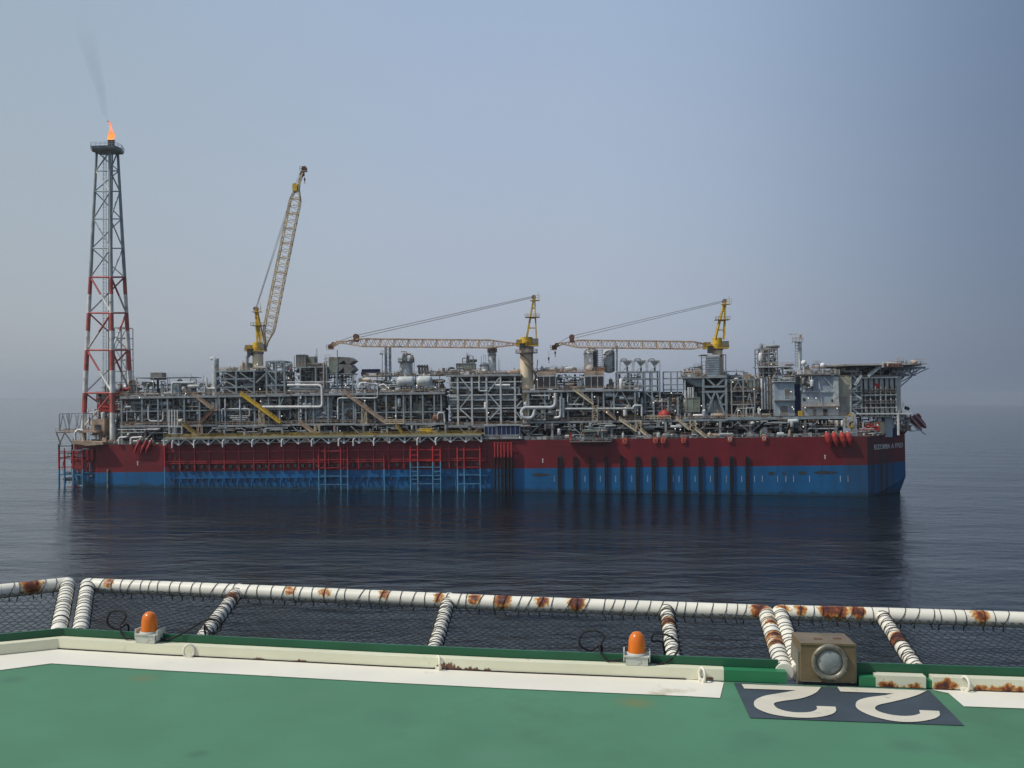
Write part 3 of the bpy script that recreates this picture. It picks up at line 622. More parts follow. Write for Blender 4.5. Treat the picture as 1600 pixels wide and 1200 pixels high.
# boom rest posts
for px_, yt in ((604, 531), (610.5, 531)):
    b = MB(); b.box(SX(px_, 9)-.4, SX(px_, 9)+.4, 9, 9.8, zb, SZ(px_, yt+11, 9), BLUEST); b.build('boom_rest_post', m5)
b = MB()
for i in range(8): b.beam(S(604, 545+6*i, 9.3), S(610.5, 550+6*i, 9.3), .14, STEEL)
b.box(SX(595, 10), SX(599.5, 10), 9.4, 11, SZ(597, 554, 10), SZ(597, 552, 10), STEEL); b.beam(S(597.5, 552, 10), (SX(597.5, 10), 10, zb), .2, STEEL); rail(b, [S(595, 552, 9.4), S(600, 552, 9.4)], .9, STEEL, 1, .1); b.build('boom_rest_ladder', m5)
for pts in ([(560, 605), (563, 598), (573, 598), (577, 602), (577, 608)], [(583, 600), (590, 600)], [(592, 603), (600, 600), (606, 606)], [(594, 609), (604, 609)]): pipe(m5, pts, 3.5, .33, WHITE, .7)
vessel(m5, 645, 625, 668, 650, 7, OLIVE); vessel(m5, 676, 646, 692, 659, 4, RUSTY, True, 'pump')
pipe(m5, [(684, 655), (684, 645), (694, 645), (695, 660)], 2.7, .3, PALE, .8)

# M6: pipe rack 700-816
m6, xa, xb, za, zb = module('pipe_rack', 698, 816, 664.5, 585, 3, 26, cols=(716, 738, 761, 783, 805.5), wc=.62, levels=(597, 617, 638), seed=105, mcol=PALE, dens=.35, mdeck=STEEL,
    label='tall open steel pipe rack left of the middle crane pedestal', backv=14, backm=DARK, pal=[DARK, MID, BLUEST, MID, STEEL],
    braces=((718, 588, 737, 612), (737, 615, 719, 637), (719, 639, 737, 655), (781, 589, 763, 612), (763, 615, 781, 636), (781, 638, 765, 655), (804, 640, 815, 626), (804, 640, 815, 655)))
b = MB()
for yy, vv, rr, mm_ in ((590, 5, .5, MID), (601, 4.4, .35, STEEL), (606, 4, .5, PALE), (611, 6, .4, MID), (621, 5, .5, BLUEST), (625, 4, .35, PALE), (630, 6, .55, MID), (634, 5, .3, STEEL), (643, 5, .5, MID), (648, 6, .4, RUSTY), (652, 5, .3, STEEL)):
    b.tube([S(700+rnd.uniform(0, 8), yy, vv), S(814-rnd.uniform(0, 10), yy, vv)], rr, mm_, 8)
stuff(b, 'rack_pipework', m6)
pipe(m6, [(774, 602), (797, 602)], 3.4, .5, WHITE); pipe(m6, [(749, 586), (749, 611), (760, 611)], 3, .28, PALE, .4)
b = MB(); skyline(b, SX(670, 5), SX(814, 5), zb, 4, 18, 151, 2.0, 1.5); clutter(b, SX(690, 5), SX(775, 5), zb+.2, zb+1.8, 4, 10, 152, .8, pal=[TAN, MID, RUSTY, STEEL]); stuff(b, 'roof_pipework', m6)
pbox(m6, 'roof_house', 713, 567.5, 742, 577, 6, 11, OLIVE, rib=6, mr=MID); b = MB(); skyline(b, SX(713, 6), SX(743, 6), SZ(725, 567, 6), 6.5, 10, 153, 2.8, 1.5)
b.build('roof_house_fittings', m6)
for px_ in (714, 724, 734, 742): b = MB(); b.beam(S(px_, 584, 6), S(px_, 576, 6), .3, MID); b.build('post', m6)
vessel(m6, 750, 566, 763, 583, 8, PALE); vessel(m6, 763, 549.5, 775.5, 584, 9, PALE, name='tall_column')
b = MB(); q1 = S(769, 549, 9); b.cyl((q1.x, 9, q1.z-.4), (q1.x, 9, q1.z+1.1), 1.75, MID, 16); rail(b, [(q1.x-1.6, 8, q1.z+1.1), (q1.x+1.6, 8, q1.z+1.1)], .9, STEEL, 1, .1); b.build('column_top', m6)
b = MB()
for px_, yt in ((752, 556), (756, 553), (759, 555), (734, 553), (738, 556), (779, 560), (781, 563)): b.beam(S(px_, 584, 8), S(px_, yt, 8), .14, STEEL)
b.build('vent_pole', m6)
b = MB(); b.tube([S(701, 583, 6), S(701, 575, 6), S(710, 575, 6), S(710, 583, 6)], .4, DARK, 8, bend=1); b.tube([S(693, 583, 6), S(693, 575, 6)], .5, MID, 8); b.build('duct_loop', m6)
# low deck house under the rack
pbox(m6, 'deck_container', 757, 666, 775, 681, .6, 3, BLUEC, rib=3, mr=BLUEST, label='dark blue container under the pipe rack'); pbox(m6, 'deck_container', 777, 664, 812, 681, .6, 3, BLUEC, rib=5, mr=BLUEST, label='long dark blue container under the pipe rack')
b = MB(); b.beam(S(756, 664, .5), S(816, 664, .5), .4, PALE); b.box(SX(752, .3), SX(816, .3), -.6, 2, SZ(780, 686, .3), SZ(780, 684, .3), STEEL); rail(b, [(SX(752, .3), -.6, SZ(780, 684, .3)), (SX(816, .3), -.6, SZ(780, 684, .3))], 1.1, STEEL, 1.6, .1); b.build('landing', m6)

# M7: 820-963
m7, xa, xb, za, zb = module('process_module', 817, 1000, 657.5, 609, 3, 30, cols=(826, 852, 878, 888, 926, 944, 960, 993), levels=(), seed=106, mcol=BLUEST, dens=.6,
    label='process module with two louvred coolers and white storage drums on top', braces=((840, 612, 860, 640), (912, 612, 888, 640), (965, 612, 950, 645), (972, 612, 990, 645)))
for a_, c_ in ((840, 868.5), (914, 943.5)):
    o_ = pbox(m7, 'louvred_cooler', a_, 587, c_, 607.5, 4, 9, MID, rib=3, mr=PALE); pbox(m7, 'cooler_header', a_-.5, 580, c_+.5, 586.2, 3.9, 9, TAN, rib=0)
    q_ = MB()
    za_ = SZ(a_, 606, 4); zb2 = SZ(a_, 588, 4)
    for k in range(18): zz = za_+(zb2-za_)*k/18; q_.box(SX(a_, 4)+.15, SX(c_, 4)-.15, 3.9, 3.99, zz, zz+.1, DARK)
    q_.build('louvre', m7)
b = MB(); skyline(b, SX(836, 5), SX(912, 5), zb, 5, 14, 161, 5.0, 1.6); skyline(b, SX(944, 5), SX(1004, 5), zb, 4, 14, 162, 3.4, 1.5); clutter(b, SX(868, 5), SX(914, 5), zb+.2, zb+5.5, 5, 12, 163, .9); skyline(b, SX(838, 6), SX(945, 6), SZ(880, 580.5, 6), 6, 12, 164, 1.6, 1.2, pal=[TAN, RUSTY, MID, PALE]); stuff(b, 'roof_pipework', m7)
b = MB(); z = SZ(900, 580, 5); b.box(SX(838, 5), SX(946, 5), 5, 16, z-.3, z, TAN); rail(b, [(SX(838, 5), 5, z), (SX(946, 5), 5, z)], 1.1, TAN, 1.7, .1); b.build('roof_deck', m7)
v_ = vessel(m7, 912.5, 543.5, 935, 581, 11, WHITE, name='storage_drum'); v_['label'] = 'white domed upright drum'
vessel(m7, 943, 546, 961, 583, 12, PALE, name='storage_drum')
b = MB()
for px_ in (927, 930.5): b.beam(S(px_, 580, 9), S(px_, 549, 9), .9, DARK)
for k in range(9): b.beam(S(933, 578-3.6*k, 9.2), S(941, 576-3.6*k, 9.2), .15, STEEL)
b.beam(S(933.5, 581, 9.2), S(933.5, 546, 9.2), .3, PALE); b.beam(S(941, 581, 9.2), S(941, 546, 9.2), .3, PALE)
for k in range(8): b.beam(S(958, 578-4*k, 9.2), S(964, 576-4*k, 9.2), .15, PALE)
b.beam(S(958, 581, 9.2), S(958, 542, 9.2), .35, DARK); b.beam(S(964, 581, 9.2), S(964, 540, 9.2), .5, BLUEST); b.beam(S(942, 560, 9.2), S(957, 546, 9.2), .5, PALE); b.beam(S(942, 562, 9.2), S(957, 575, 9.2), .5, BLUEST)
b.build('drum_frame', m7)
pipe(m7, [(868, 614), (868, 637), (815, 637), (815, 653.5), (833, 653.5), (836, 640)], 1.6, .62, PALE, 2.0, 'large_pipe')
pipe(m7, [(875.5, 620), (875.5, 652), (866, 653)], 2, .45, WHITE, .8, 'large_pipe'); pipe(m7, [(880, 622), (880, 652)], 2.4, .5, PALE, .8, 'large_pipe')
pipe(m7, [(883, 639), (990, 638.5), (990, 634), (1003, 633.5), (1003, 650)], 2.2, .38, PALE, .8, 'large_pipe')
pipe(m7, [(830, 618), (858, 618), (858, 624)], 2.6, .2, PALE, .4); pipe(m7, [(887, 620), (887, 632), (912, 632), (912, 620)], 2.8, .2, PALE, .4)
frame2(m7, [835, 852], [656, 640], 2.2, 4, .3, PALE, 'pump_frame', braces=[(838, 652, 850, 643), (838, 643, 850, 652)])

# M8: hopper frame 963-1033
m8, xa, xb, za, zb = module('process_module', 1000, 1064, 656, 618, 4, 30, cols=(1004, 1022, 1045, 1060), levels=(), seed=107, mcol=BLUEST, dens=.7, deck_top=False, label='low dark equipment bay below the open hopper frame')
frame2(m8, [966, 985, 1009, 1020, 1032], [637, 612, 603, 592, 581], 6, 14, .5, BLUEST, 'hopper_tower', braces=[(1010, 614, 1031, 634), (1010, 612, 1020, 603)])
for k in range(3):
    a_ = 969+21.5*k; b = MB()
    for px_ in (a_, a_+19): b.beam(S(px_, 581, 7), S(px_, 563, 7), .4, PALE); b.beam(S(px_, 581, 12), S(px_, 563, 12), .4, STEEL)
    b.beam(S(a_, 564, 7), S(a_+19, 564, 7), .35, MID); b.beam(S(a_+4, 580, 7), S(a_+18, 566, 7), .3, PALE)
    b.add([S(a_+4, 565, 7.5), S(a_+18, 565, 7.5), S(a_+18, 565, 11.5), S(a_+4, 565, 11.5), S(a_+10, 573, 9), S(a_+12, 573, 9), S(a_+12, 573, 10), S(a_+10, 573, 10)], [(0, 1, 5, 4), (1, 2, 6, 5), (2, 3, 7, 6), (3, 0, 4, 7), (0, 3, 2, 1)], PALE)
    b.beam(S(a_+11, 572, 9.5), S(a_+11, 581, 9.5), .6, MID); b.tube([S(a_+1, 566, 7), S(a_+1, 560.5, 7), S(a_+10, 560.5, 7), S(a_+10, 565, 7)], .25, STEEL, 6, bend=.6); b.build('hopper', m8)
b = MB(); clutter(b, SX(966, 8), SX(1004, 8), SZ(980, 606, 8), SZ(980, 584, 8), 7, 13, 171, .8); clutter(b, SX(1004, 8), SX(1064, 8), SZ(1030, 655, 8), SZ(1030, 618, 8), 6, 14, 172, .8, pal=[DARK, MID, DARK, RUSTY, STEEL]); stuff(b, 'tower_pipework', m8)
pbox(m8, 'fill_screen', 1000, 612, 1066, 655, 15, 15.4, DARK)  # added dark fill behind the open bay, stands for its shade
frame2(m8, [1038, 1050, 1060, 1070], [615, 609, 601, 591.5, 581], 8, 9, .36, BLUEST, 'open_rack')
b = MB(); b.lathe(S(1039, 651, 4.5), [(1.9, 0), (1.9, .8), (1.5, 1.7), (.7, 2.3), (0, 2.4)], REDP, 14); b.lathe(S(1033.5, 651, 4.8), [(1.2, 0), (1.2, .8), (.7, 1.6), (0, 1.8)], REDP, 12); b.build('red_hood', m8)
b = MB(); rail(b, [S(1007, 656, 2.5), S(1048, 656, 2.5)], 1.5, CREAM, 2.1, .14, 2); b.build('cream_railing', m8)

# M9: 1064-1136
m9, xa, xb, za, zb = module('process_module', 1064, 1205, 654.5, 653.5, 3, 30, cols=(), seed=108, dens=.0, deck_top=False, back=False, mdeck=BLUEST, label='blue-grey braced tower module below the right-hand crane')
frame2(m9, [1100, 1135.5], [652, 612, 604, 588], 4, 14, .75, BLUEST, 'braced_tower', braces=[(1103, 650, 1117, 612), (1133, 650, 1119, 612), (1103, 590, 1117, 603), (1133, 590, 1120, 603), (1104, 614, 1112, 625), (1132, 614, 1124, 625), (1104, 632, 1110, 632), (1126, 632, 1133, 632)])
b = MB(); z = SZ(1105, 588, 3.5); b.box(SX(1067, 3.5), SX(1137, 3.5), 3.5, 18, z-.6, z, STEEL); b.prism(PZ([(1070, 590.5), (1100, 590.5), (1100, 604), (1088, 604)], 5), 5, 12, BLUEST); rail(b, [(SX(1067, 3.5), 3.5, z), (SX(1105, 3.5), 3.5, z)], 1.15, TAN, 1.5, .1)
b.build('tower_deck', m9)
b = MB(); skyline(b, SX(1068, 4), SX(1136, 4), z, 5, 14, 181, 3.3, 2.0); clutter(b, SX(1068, 4), SX(1100, 4), z+.3, z+3, 4.5, 9, 182, 1.0); stuff(b, 'tower_pipework', m9)
o_ = pbox(m9, 'ribbed_tank', 1106, 557, 1124.5, 588, 4.5, 9, BLKW); 
b = MB()
for k in range(9): zz = SZ(1110, 587-3.5*k, 4.5); b.box(SX(1105.5, 4.5), SX(1125, 4.5), 4.3, 4.49, zz, zz+.22, PALE)
b.build('tank_rib', m9)
pbox(m9, 'tank_top', 1106, 554.3, 1124.5, 556.9, 4.5, 9, WHITE); pbox(m9, 'pedestal_box', 1096, 553.5, 1134, 555, 5, 14, MID)
b = MB()
for px_ in (1096, 1104, 1130, 1134): b.beam(S(px_, 588, 5), S(px_, 554, 5), .3, MID)
for k in range(5): b.beam(S(1096, 584-6*k, 5.2), S(1104, 582-6*k, 5.2), .16, STEEL)
b.build('pedestal_frame', m9)
q_ = pbox(m9, 'equipment_house', 1073, 621, 1093, 644, 4, 8, OLIVE, rib=2, mr=OLIVE); pbox(m9, 'equipment_house', 1077, 613, 1089, 621, 5, 8, OLIVE)
for px_ in (1071, 1076, 1079, 1083): pipe(m9, [(px_, 622), (px_, 605 if px_ > 1074 else 610)], 4.5, .4, PALE, name='exhaust')
b = MB(); clutter(b, SX(1040, 5), SX(1098, 5), SZ(1070, 653, 5), SZ(1070, 616, 5), 8, 14, 183, 1.0, pal=[MID, MID, DARK, RUSTY, TAN, STEEL, OLIVE]); skyline(b, SX(1062, 3.5), SX(1205, 3.5), SZ(1100, 653.4, 3.5), 3.5, 6, 184, 3.0, 1.4); stuff(b, 'tower_base_gear', m9)
pbox(m9, 'grey_wall', 1108, 625, 1128, 652, 8, 12, PALE, rib=3, mr=STEEL); pbox(m9, 'fill_screen', 1072, 590, 1208, 653, 16, 16.4, MID)  # last sheet is added, filling the open frame for its shaded interior

# M10: 1140-1205
b = MB()
m10 = frame2(ship, [1144, 1162.5, 1180], [652, 632, 611, 593.5], 4, 12, .4, STEEL, 'small_module', braces=[(1146, 609, 1153, 596), (1153, 596, 1160, 609), (1146, 650, 1153, 636), (1153, 636, 1161, 650), (1164, 650, 1171, 614), (1178, 650, 1171, 614)])
m10['label'] = 'small braced frame module between the right crane and the blue-grey block'
frame2(m10, [1137, 1164], [593, 580], 6, 7, .3, STEEL, 'roof_frame'); frame2(m10, [1167, 1178], [651, 637], 2.9, 3.4, .3, PALE, 'gate_frame')
pbox(m10, 'equipment_box', 1169, 592, 1186, 612, 5, 10, OLIVE, rib=3, mr=MID)
b = MB()
for l_, hh in ((611, 18), (632, 20), (652, 19)):
    z = SZ(1165, l_, 4); b.box(SX(1138, 4), SX(1205, 4), 5, 14, z-.2, z, MID); clutter(b, SX(1138, 4), SX(1206, 4), z+.2, z+3.8, 5, 12, 190+l_, .9); rail(b, [(SX(1142, 4), 3.8, z), (SX(1192, 4), 3.8, z)], 1.1, TAN, 1.6, .08)
skyline(b, SX(1140, 5), SX(1190, 5), SZ(1165, 593, 5), 5, 12, 192, 3.0, 2.0); stuff(b, 'pipework', m10)
for k in range(5): vessel(m10, 1189+4.2*k, 585+rnd.uniform(0, 6), 1192.5+4.2*k, 640, 5+k*.3, rnd.choice([PALE, TAN, STEEL]), name='vertical_tube')
# clutter tower 1186-1218, y 542-572
tw = frame2(ship, [1187, 1194, 1203, 1217], [598, 583, 572.5, 566, 559, 552, 545], 7, 13, .3, STEEL, 'equipment_tower', braces=[(1194, 572, 1203, 560), (1203, 560, 1217, 572)])
tw['label'] = 'cluttered lattice tower topped by small drums near the bow'
b = MB(); clutter(b, SX(1190, 8), SX(1217, 8), SZ(1203, 598, 8), SZ(1203, 546, 8), 7.5, 13, 201, 1.2, pal=[MID, STEEL, TAN, PALE, DARK, RUSTY]); z = SZ(1203, 572.5, 8); b.box(SX(1186, 6), SX(1240, 6), 6, 15, z-.4, z, PALE); rail(b, [(SX(1186, 6), 6, z), (SX(1240, 6), 6, z)], 1.2, TAN, 1.5, .1, 2); skyline(b, SX(1190, 8), SX(1217, 8), SZ(1203, 545, 8), 8, 12, 202, 1.6, 2)
b.vessel(S(1188.5, 565, 7), S(1188.5, 551, 7), .8, WHITE); stuff(b, 'tower_gear', tw)
pbox(tw, 'fill_screen', 1190, 573, 1212, 640, 14, 14.3, MID)  # added sheet behind the lattice, stands for the shaded inside

# ---------------- deck houses and accommodation
dk = MB(); xa = SX(1136, 2.5); xb = SX(1322, 2.5); z = SZ(1240, 651, 2.5)
dk.box(xa, xb, 2.5, 30, z-.6, z, BLUEST); dk.beam((xa, 2.4, z-.4), (xb, 2.4, z-.4), .4, BLUEST, .9); rail(dk, [(xa, 2.3, z), (xb, 2.3, z)], 1.15, TAN, 1.6, .09)
dk.beam(S(1262, 669.5, 2.5), S(1306, 669.5, 2.5), .35, PALE)
fd = dk.build('forward_deck', ship)
def wall_block(name, px0, py0, px1, py1, v0, v1, m, label):
    o_ = pbox(ship, name, px0, py0, px1, py1, v0, v1, m, label=label); return o_
bk = wall_block('deck_house', 1210.5, 597, 1241, 650, 4, 16, BLKW, 'narrow blue-grey deck house two storeys high')
def door(parent, px0, py0, px1, py1, v, m=MID):
    b = MB(); a_ = S(px0, py1, v); c_ = S(px1, py0, v); b.box(a_.x, c_.x, v-.08, v-.002, a_.z, c_.z, m); b.box(a_.x-.12, a_.x, v-.14, v-.002, a_.z, c_.z+.12, PALE); b.box(c_.x, c_.x+.12, v-.14, v-.002, a_.z, c_.z+.12, PALE); b.box(a_.x, c_.x, v-.14, v-.002, c_.z, c_.z+.12, PALE); return b.build('door', parent)
door(bk, 1226, 608, 1236, 622, 4); door(bk, 1219, 634, 1231, 649, 4)
b = MB(); zz = SZ(1225, 624.5, 4); b.box(SX(1209, 4), SX(1242, 4), 2.7, 4.0, zz-.3, zz, STEEL); rail(b, [(SX(1210, 4), 2.8, zz), (SX(1242, 4), 2.8, zz)], 1.2, PALE, 1.6, .12); b.build('balcony', bk)
b = MB(); zz = SZ(1225, 596.8, 4); b.box(SX(1209, 4), SX(1243, 4), 3.2, 14, zz, zz+.3, PALE); rail(b, [(SX(1209, 4), 3.3, zz+.3), (SX(1243, 4), 3.3, zz+.3)], 1.8, PALE, 1.6, .12, 2); skyline(b, SX(1210, 5), SX(1242, 5), zz+.3, 5, 12, 211, 3.2, 1.5); clutter(b, SX(1210, 6), SX(1245, 6), zz+.3, SZ(1225, 574, 6), 6, 12, 212, 1.0); b.build('roof_platform', bk)
pbox(ship, 'gap_wall', 1241.3, 600, 1252, 650, 7, 14, BLUEC, label='dark blue gap wall between the deck houses')  # dark blue sheet closing the gap between the houses
b2_ = wall_block('deck_house', 1253, 587, 1309.5, 650, 4.5, 18, BLKW, 'wide blue-grey deck house with a slanting white brace')
b = MB()
for a_ in ((1255, 612, 1278, 588), (1278, 588, 1282, 612), (1288, 590, 1300, 604), (1255, 612, 1306, 612)): b.beam(S(a_[0], a_[1], 4.2), S(a_[2], a_[3], 4.2), .32, PALE)
b.beam(S(1282, 612, 4.2), S(1284, 633, 4.2), .2, PALE); b.build('brace', b2_)
b = MB(); clutter(b, SX(1252, 4), SX(1270, 4), SZ(1260, 610, 4), SZ(1260, 588, 4), 3.2, 4.3, 221, 1.2, pal=[DARK, MID, DARK, PALE]); stuff(b, 'wall_pipework', b2_)
b = MB(); zz = SZ(1280, 634, 4); b.box(SX(1254, 4), SX(1311, 4), 2.7, 4.5, zz-.3, zz, TAN); rail(b, [(SX(1254, 4), 2.8, zz), (SX(1311, 4), 2.8, zz)], 1.25, TAN, 1.4, .12); b.build('balcony', b2_)
pbox(b2_, 'lower_wall', 1254, 635.5, 1310, 650, 4.1, 4.49, PALE); door(b2_, 1286, 639, 1293, 649.5, 4.1, DARK); door(b2_, 1270, 640, 1275, 649.5, 4.1)
for px_ in (1284, 1296): pbox(b2_, 'canopy', px_, 636.5, px_+11, 638, 3.4, 4.08, WHITE)
for px_, py_ in ((1254.5, 622), (1299, 624)): pbox(b2_, 'window', px_, py_, px_+4, py_+4, 4.35, 4.48, DARK)
pbox(b2_, 'corner_pier', 1303, 589, 1310, 634, 4.0, 4.47, PALE)
b = MB(); zz = SZ(1280, 584, 4); b.box(SX(1240, 4), SX(1313, 4), 3.4, 20, zz-.5, zz, MID); rail(b, [(SX(1240, 4), 3.5, zz), (SX(1313, 4), 3.5, zz)], 1.3, PALE, 1.4, .13, 2); skyline(b, SX(1240, 5), SX(1312, 5), zz, 5, 16, 223, 3.2, 1.7, pal=[TAN, PALE, MID, RUSTY, WHITE, STEEL]); b.build('roof_platform', b2_)
for px_, py_ in ((1256, 567), (1285.5, 571)):
    b = MB(); c_ = S(px_, py_, 6); b.sphere(c_, .95, WHITE, 14); b.cyl((c_.x, 6, zz), (c_.x, 6, c_.z-.5), .25, PALE, 8); o_ = b.build('radome', b2_)
pbox(b2_, 'yellow_locker', 1248, 642, 1254, 650, 3.2, 4.4, YEL)
pbox(b2_, 'orange_pipe_rack', 1228, 569, 1241, 571.2, 6, 8, RUSTY)
# radar mast
b = MB(); zz = SZ(1248, 572, 8)
b.cyl((SX(1251.5, 8), 8, zz-3), (SX(1251.5, 8), 8, SZ(1250, 533, 8)), .42, PALE, 10); b.cyl((SX(1254.5, 8), 8, zz), (SX(1254.5, 8), 8, SZ(1250, 521, 8)), .14, PALE, 6)
for px_ in (1242.5, 1247): b.beam(S(px_, 575, 8.5), S(px_, 533, 8.5), .16, STEEL)
for k in range(9): b.beam(S(1242.5, 572-4.4*k, 8.5), S(1247, 569.8-4.4*k, 8.5), .12, STEEL); b.beam(S(1247, 572-4.4*k, 8.5), S(1242.5, 569.8-4.4*k, 8.5), .12, STEEL)
ms = b.build('radar_mast', b2_)
b = MB(); z1 = SZ(1248, 533.5, 8); b.box(SX(1239, 8), SX(1256, 8), 6.6, 9.8, z1-.2, z1, PALE); rail(b, [(SX(1239, 8), 6.6, z1), (SX(1256, 8), 6.6, z1)], 1.3, TAN, 1.2, .13, 2); b.beam(S(1243, 528, 8), S(1243, 523.5, 8), .2, PALE); b.beam(S(1233, 522.3, 8), S(1246, 522.3, 8), .25, PALE, .4); b.cyl(S(1250, 528, 8), S(1250, 523, 8), .5, TAN, 8); b.build('mast_platform', b2_)

# accommodation
ac = wall_block('accommodation_block', 1311, 586, 1330, 650, 6, 30, BEIGE, 'pale accommodation block under the ship helideck')
pbox(ac, 'lower_wall', 1311, 619, 1329.5, 650, 5.7, 5.98, BLUEST, rib=6, mr=TAN)
pbox(ac, 'recess_wall', 1330.5, 590, 1345, 650, 9, 30, BLKW)
wl_ = pbox(ac, 'end_wall', 1345.5, 588, 1407, 652, 7, 34, ACCW)
for i, px_ in enumerate((1350.5, 1358.5, 1367, 1375, 1383.5, 1391, 1399)):
    b = MB(); x = SX(px_, 6.8); b.box(x-.2, x+.2, 6.6, 6.98, SZ(px_, 650, 6.8), SZ(px_, 591, 6.8), BLACK if i % 2 == 0 else DARK); b.build('wall_pipe', ac)
for yy in (608.5, 612.5, 617, 626, 630, 637):
    b = MB(); zz = SZ(1375, yy, 6.5); b.box(SX(1346, 6.5), SX(1400, 6.5), 6.0, 6.5, zz-.15, zz+.1, PALE if yy in (617, 637) else MID); 
    for px_ in range(1349, 1401, 8): b.box(SX(px_+3, 6.5), SX(px_+4.6, 6.5), 6.1, 6.9, zz-1.2, zz+1.2, rnd.choice([PALE, MID, BLUEST, WHITE]))
    b.build('wall_gallery', ac)
b = MB(); b.box(SX(1350, 7), SX(1402, 7), 6.3, 6.95, SZ(1375, 626, 7), SZ(1375, 610, 7), DARK); b.build('shadow_recess', ac) if False else None
pbox(ac, 'dark_band', 1352, 611, 1396, 616, 6.7, 6.98, DARK); pbox(ac, 'dark_band', 1352, 619, 1396, 625, 6.7, 6.98, DARK); pbox(ac, 'dark_band', 1352, 629, 1396, 635, 6.7, 6.98, DARK)  # three dark bands across the end wall
pbox(ac, 'red_sign', 1366, 599, 1375, 606.5, 6.4, 6.6, REDP); pbox(ac, 'header_wall', 1345, 588, 1403, 591.5, 6.2, 6.9, WHITE)
b = MB()
for k in range(5):
    y0_ = 650-13*k; b.beam(S(1331, y0_-1, 6), S(1345, y0_-11 if k % 2 == 0 else y0_-11, 6), .22, PALE, .5) if k % 2 else b.beam(S(1345, y0_-1, 6), S(1331, y0_-12, 6), .22, PALE, .5)
    b.box(SX(1329, 6), SX(1346, 6), 5.5, 8, SZ(1337, y0_-12.5, 6)-.15, SZ(1337, y0_-12.5, 6), PALE); rail(b, [S(1330, y0_-12.5, 5.5), S(1346, y0_-12.5, 5.5)], 1.1, PALE, 1.2, .1)
b.beam(S(1329.5, 650, 5.6), S(1329.5, 588, 5.6), .3, PALE); b.build('outside_stair', ac)
b = MB(); b.beam(S(1336, 602, 5), S(1346, 586, 5), .35, PALE, .9); b.beam(S(1356, 588, 5), S(1379, 571, 5), .4, PALE, .9); b.beam(S(1356, 584, 5), S(1379, 567, 5), .15, PALE); b.build('helideck_stair', ac)
b = MB(); zz = SZ(1360, 586, 6); clutter(b, SX(1311, 6), SX(1400, 6), SZ(1350, 587, 6), SZ(1350, 574, 6), 7, 14, 231, 1.0, pal=[MID, DARK, PALE, RUSTY, STEEL, DARK]); b.box(SX(1313, 6), SX(1402, 6), 6, 28, zz-.4, zz, MID); b.box(SX(1313, 9), SX(1400, 9), 15, 15.3, zz, SZ(1360, 574, 9), DARK); stuff(b, 'roof_gear', ac)
# ship helideck
v0 = 4; z0 = SZ(1380, 569.5, v0); xa = SX(1301, v0); xb = SX(1452, v0); b = MB()
hd_poly = [(xa, v0+4), (xa+5, v0), (xb-6, v0), (xb, v0+6), (xb, v0+22), (xb-6, v0+28), (xa+5, v0+28), (xa, v0+24)]
n8 = 8; b.add([(x, y, z0) for x, y in hd_poly]+[(x, y, z0-.4) for x, y in hd_poly], [tuple(range(8)), tuple(range(15, 7, -1))]+[(i, 8+i, 8+(i+1) % 8, (i+1) % 8) for i in range(8)], MID)
hdk = b.build('helideck', ship); b = MB(); b.box(xa, xb-6, v0-.15, v0-.02, z0-.2, z0+.12, PALE); b.build('edge_fascia', hdk); hdk['label'] = 'flat helicopter deck overhanging the bow on a steel truss'
b = MB()
for i in range(8):
    a_ = Vector((*hd_poly[i], z0-.1)); c_ = Vector((*hd_poly[(i+1) % 8], z0-.1)); cen = Vector((sum(x for x, y in hd_poly)/8, sum(y for x, y in hd_poly)/8, z0))
    oa = a_+(a_-cen).normalized()*1.7+Vector((0, 0, .3)); oc = c_+(c_-cen).normalized()*1.7+Vector((0, 0, .3)); b.beam(oa, oc, .14, TAN)
    n_ = int((c_-a_).length/1.5)
    for k in range(n_+1): b.beam(a_.lerp(c_, k/n_), oa.lerp(oc, k/n_), .1, TAN)
b.build('edge_net', hdk)
b = MB()
hub = [(1414, 582), (1430, 586)]
for vv in (v0+4, v0+12, v0+22):
    for i, (tx, ty) in enumerate(((1404, 572), (1409, 572), (1417, 572), (1424, 572), (1432, 572), (1440, 573))):
        b.beam(S(1412.5, 585, v0) + Vector((0, vv-v0, 0)), S(tx, ty, v0)+Vector((0, vv-v0, 0)), .3, BLUEST)
    for i, (tx, ty) in enumerate(((1419, 572), (1426, 572), (1436, 572), (1446, 574))):
        b.beam(S(1431, 586, v0)+Vector((0, vv-v0, 0)), S(tx, ty, v0)+Vector((0, vv-v0, 0)), .3, BLUEST)
    for (a_, c_) in (((1408, 586.5), (1431, 586.5)), ((1407, 600), (1431, 587)), ((1407, 609), (1431, 588)), ((1431, 587), (1458, 574.5)), ((1412, 586), (1408, 600)), ((1407, 600), (1412, 606)), ((1400, 575), (1412, 586))):
        b.beam(S(*a_, v0)+Vector((0, vv-v0, 0)), S(*c_, v0)+Vector((0, vv-v0, 0)), .34, BLUEST)
    b.beam(S(1400, 574, v0)+Vector((0, vv-v0, 0)), S(1452, 574, v0)+Vector((0, vv-v0, 0)), .4, BLUEST, .8)
for px_, py_ in ((1412.5, 585), (1431, 586.5), (1408, 600), (1446, 574)): b.beam(S(px_, py_, v0+3), S(px_, py_, v0)+Vector((0, 22, 0)), .3, BLUEST)
b.build('truss', hdk)
pbox(hdk, 'red_banner', 1382, 567.2, 1409, 573.5, 3.4, 3.8, RUSTY); pbox(hdk, 'banner_board', 1378, 571.5, 1411, 574, 3.8, 3.95, PALE)
b = MB(); skyline(b, SX(1388, 3.5), SX(1450, 3.5), z0, 4.5, 8, 233, .9, .8, pal=[REDP, TAN, MID, PALE])
for px_ in (1380, 1387): b.beam(S(px_, 572, 3.3), S(px_, 565, 3.3), .35, WHITE)
b.build('deck_edge_gear', hdk)
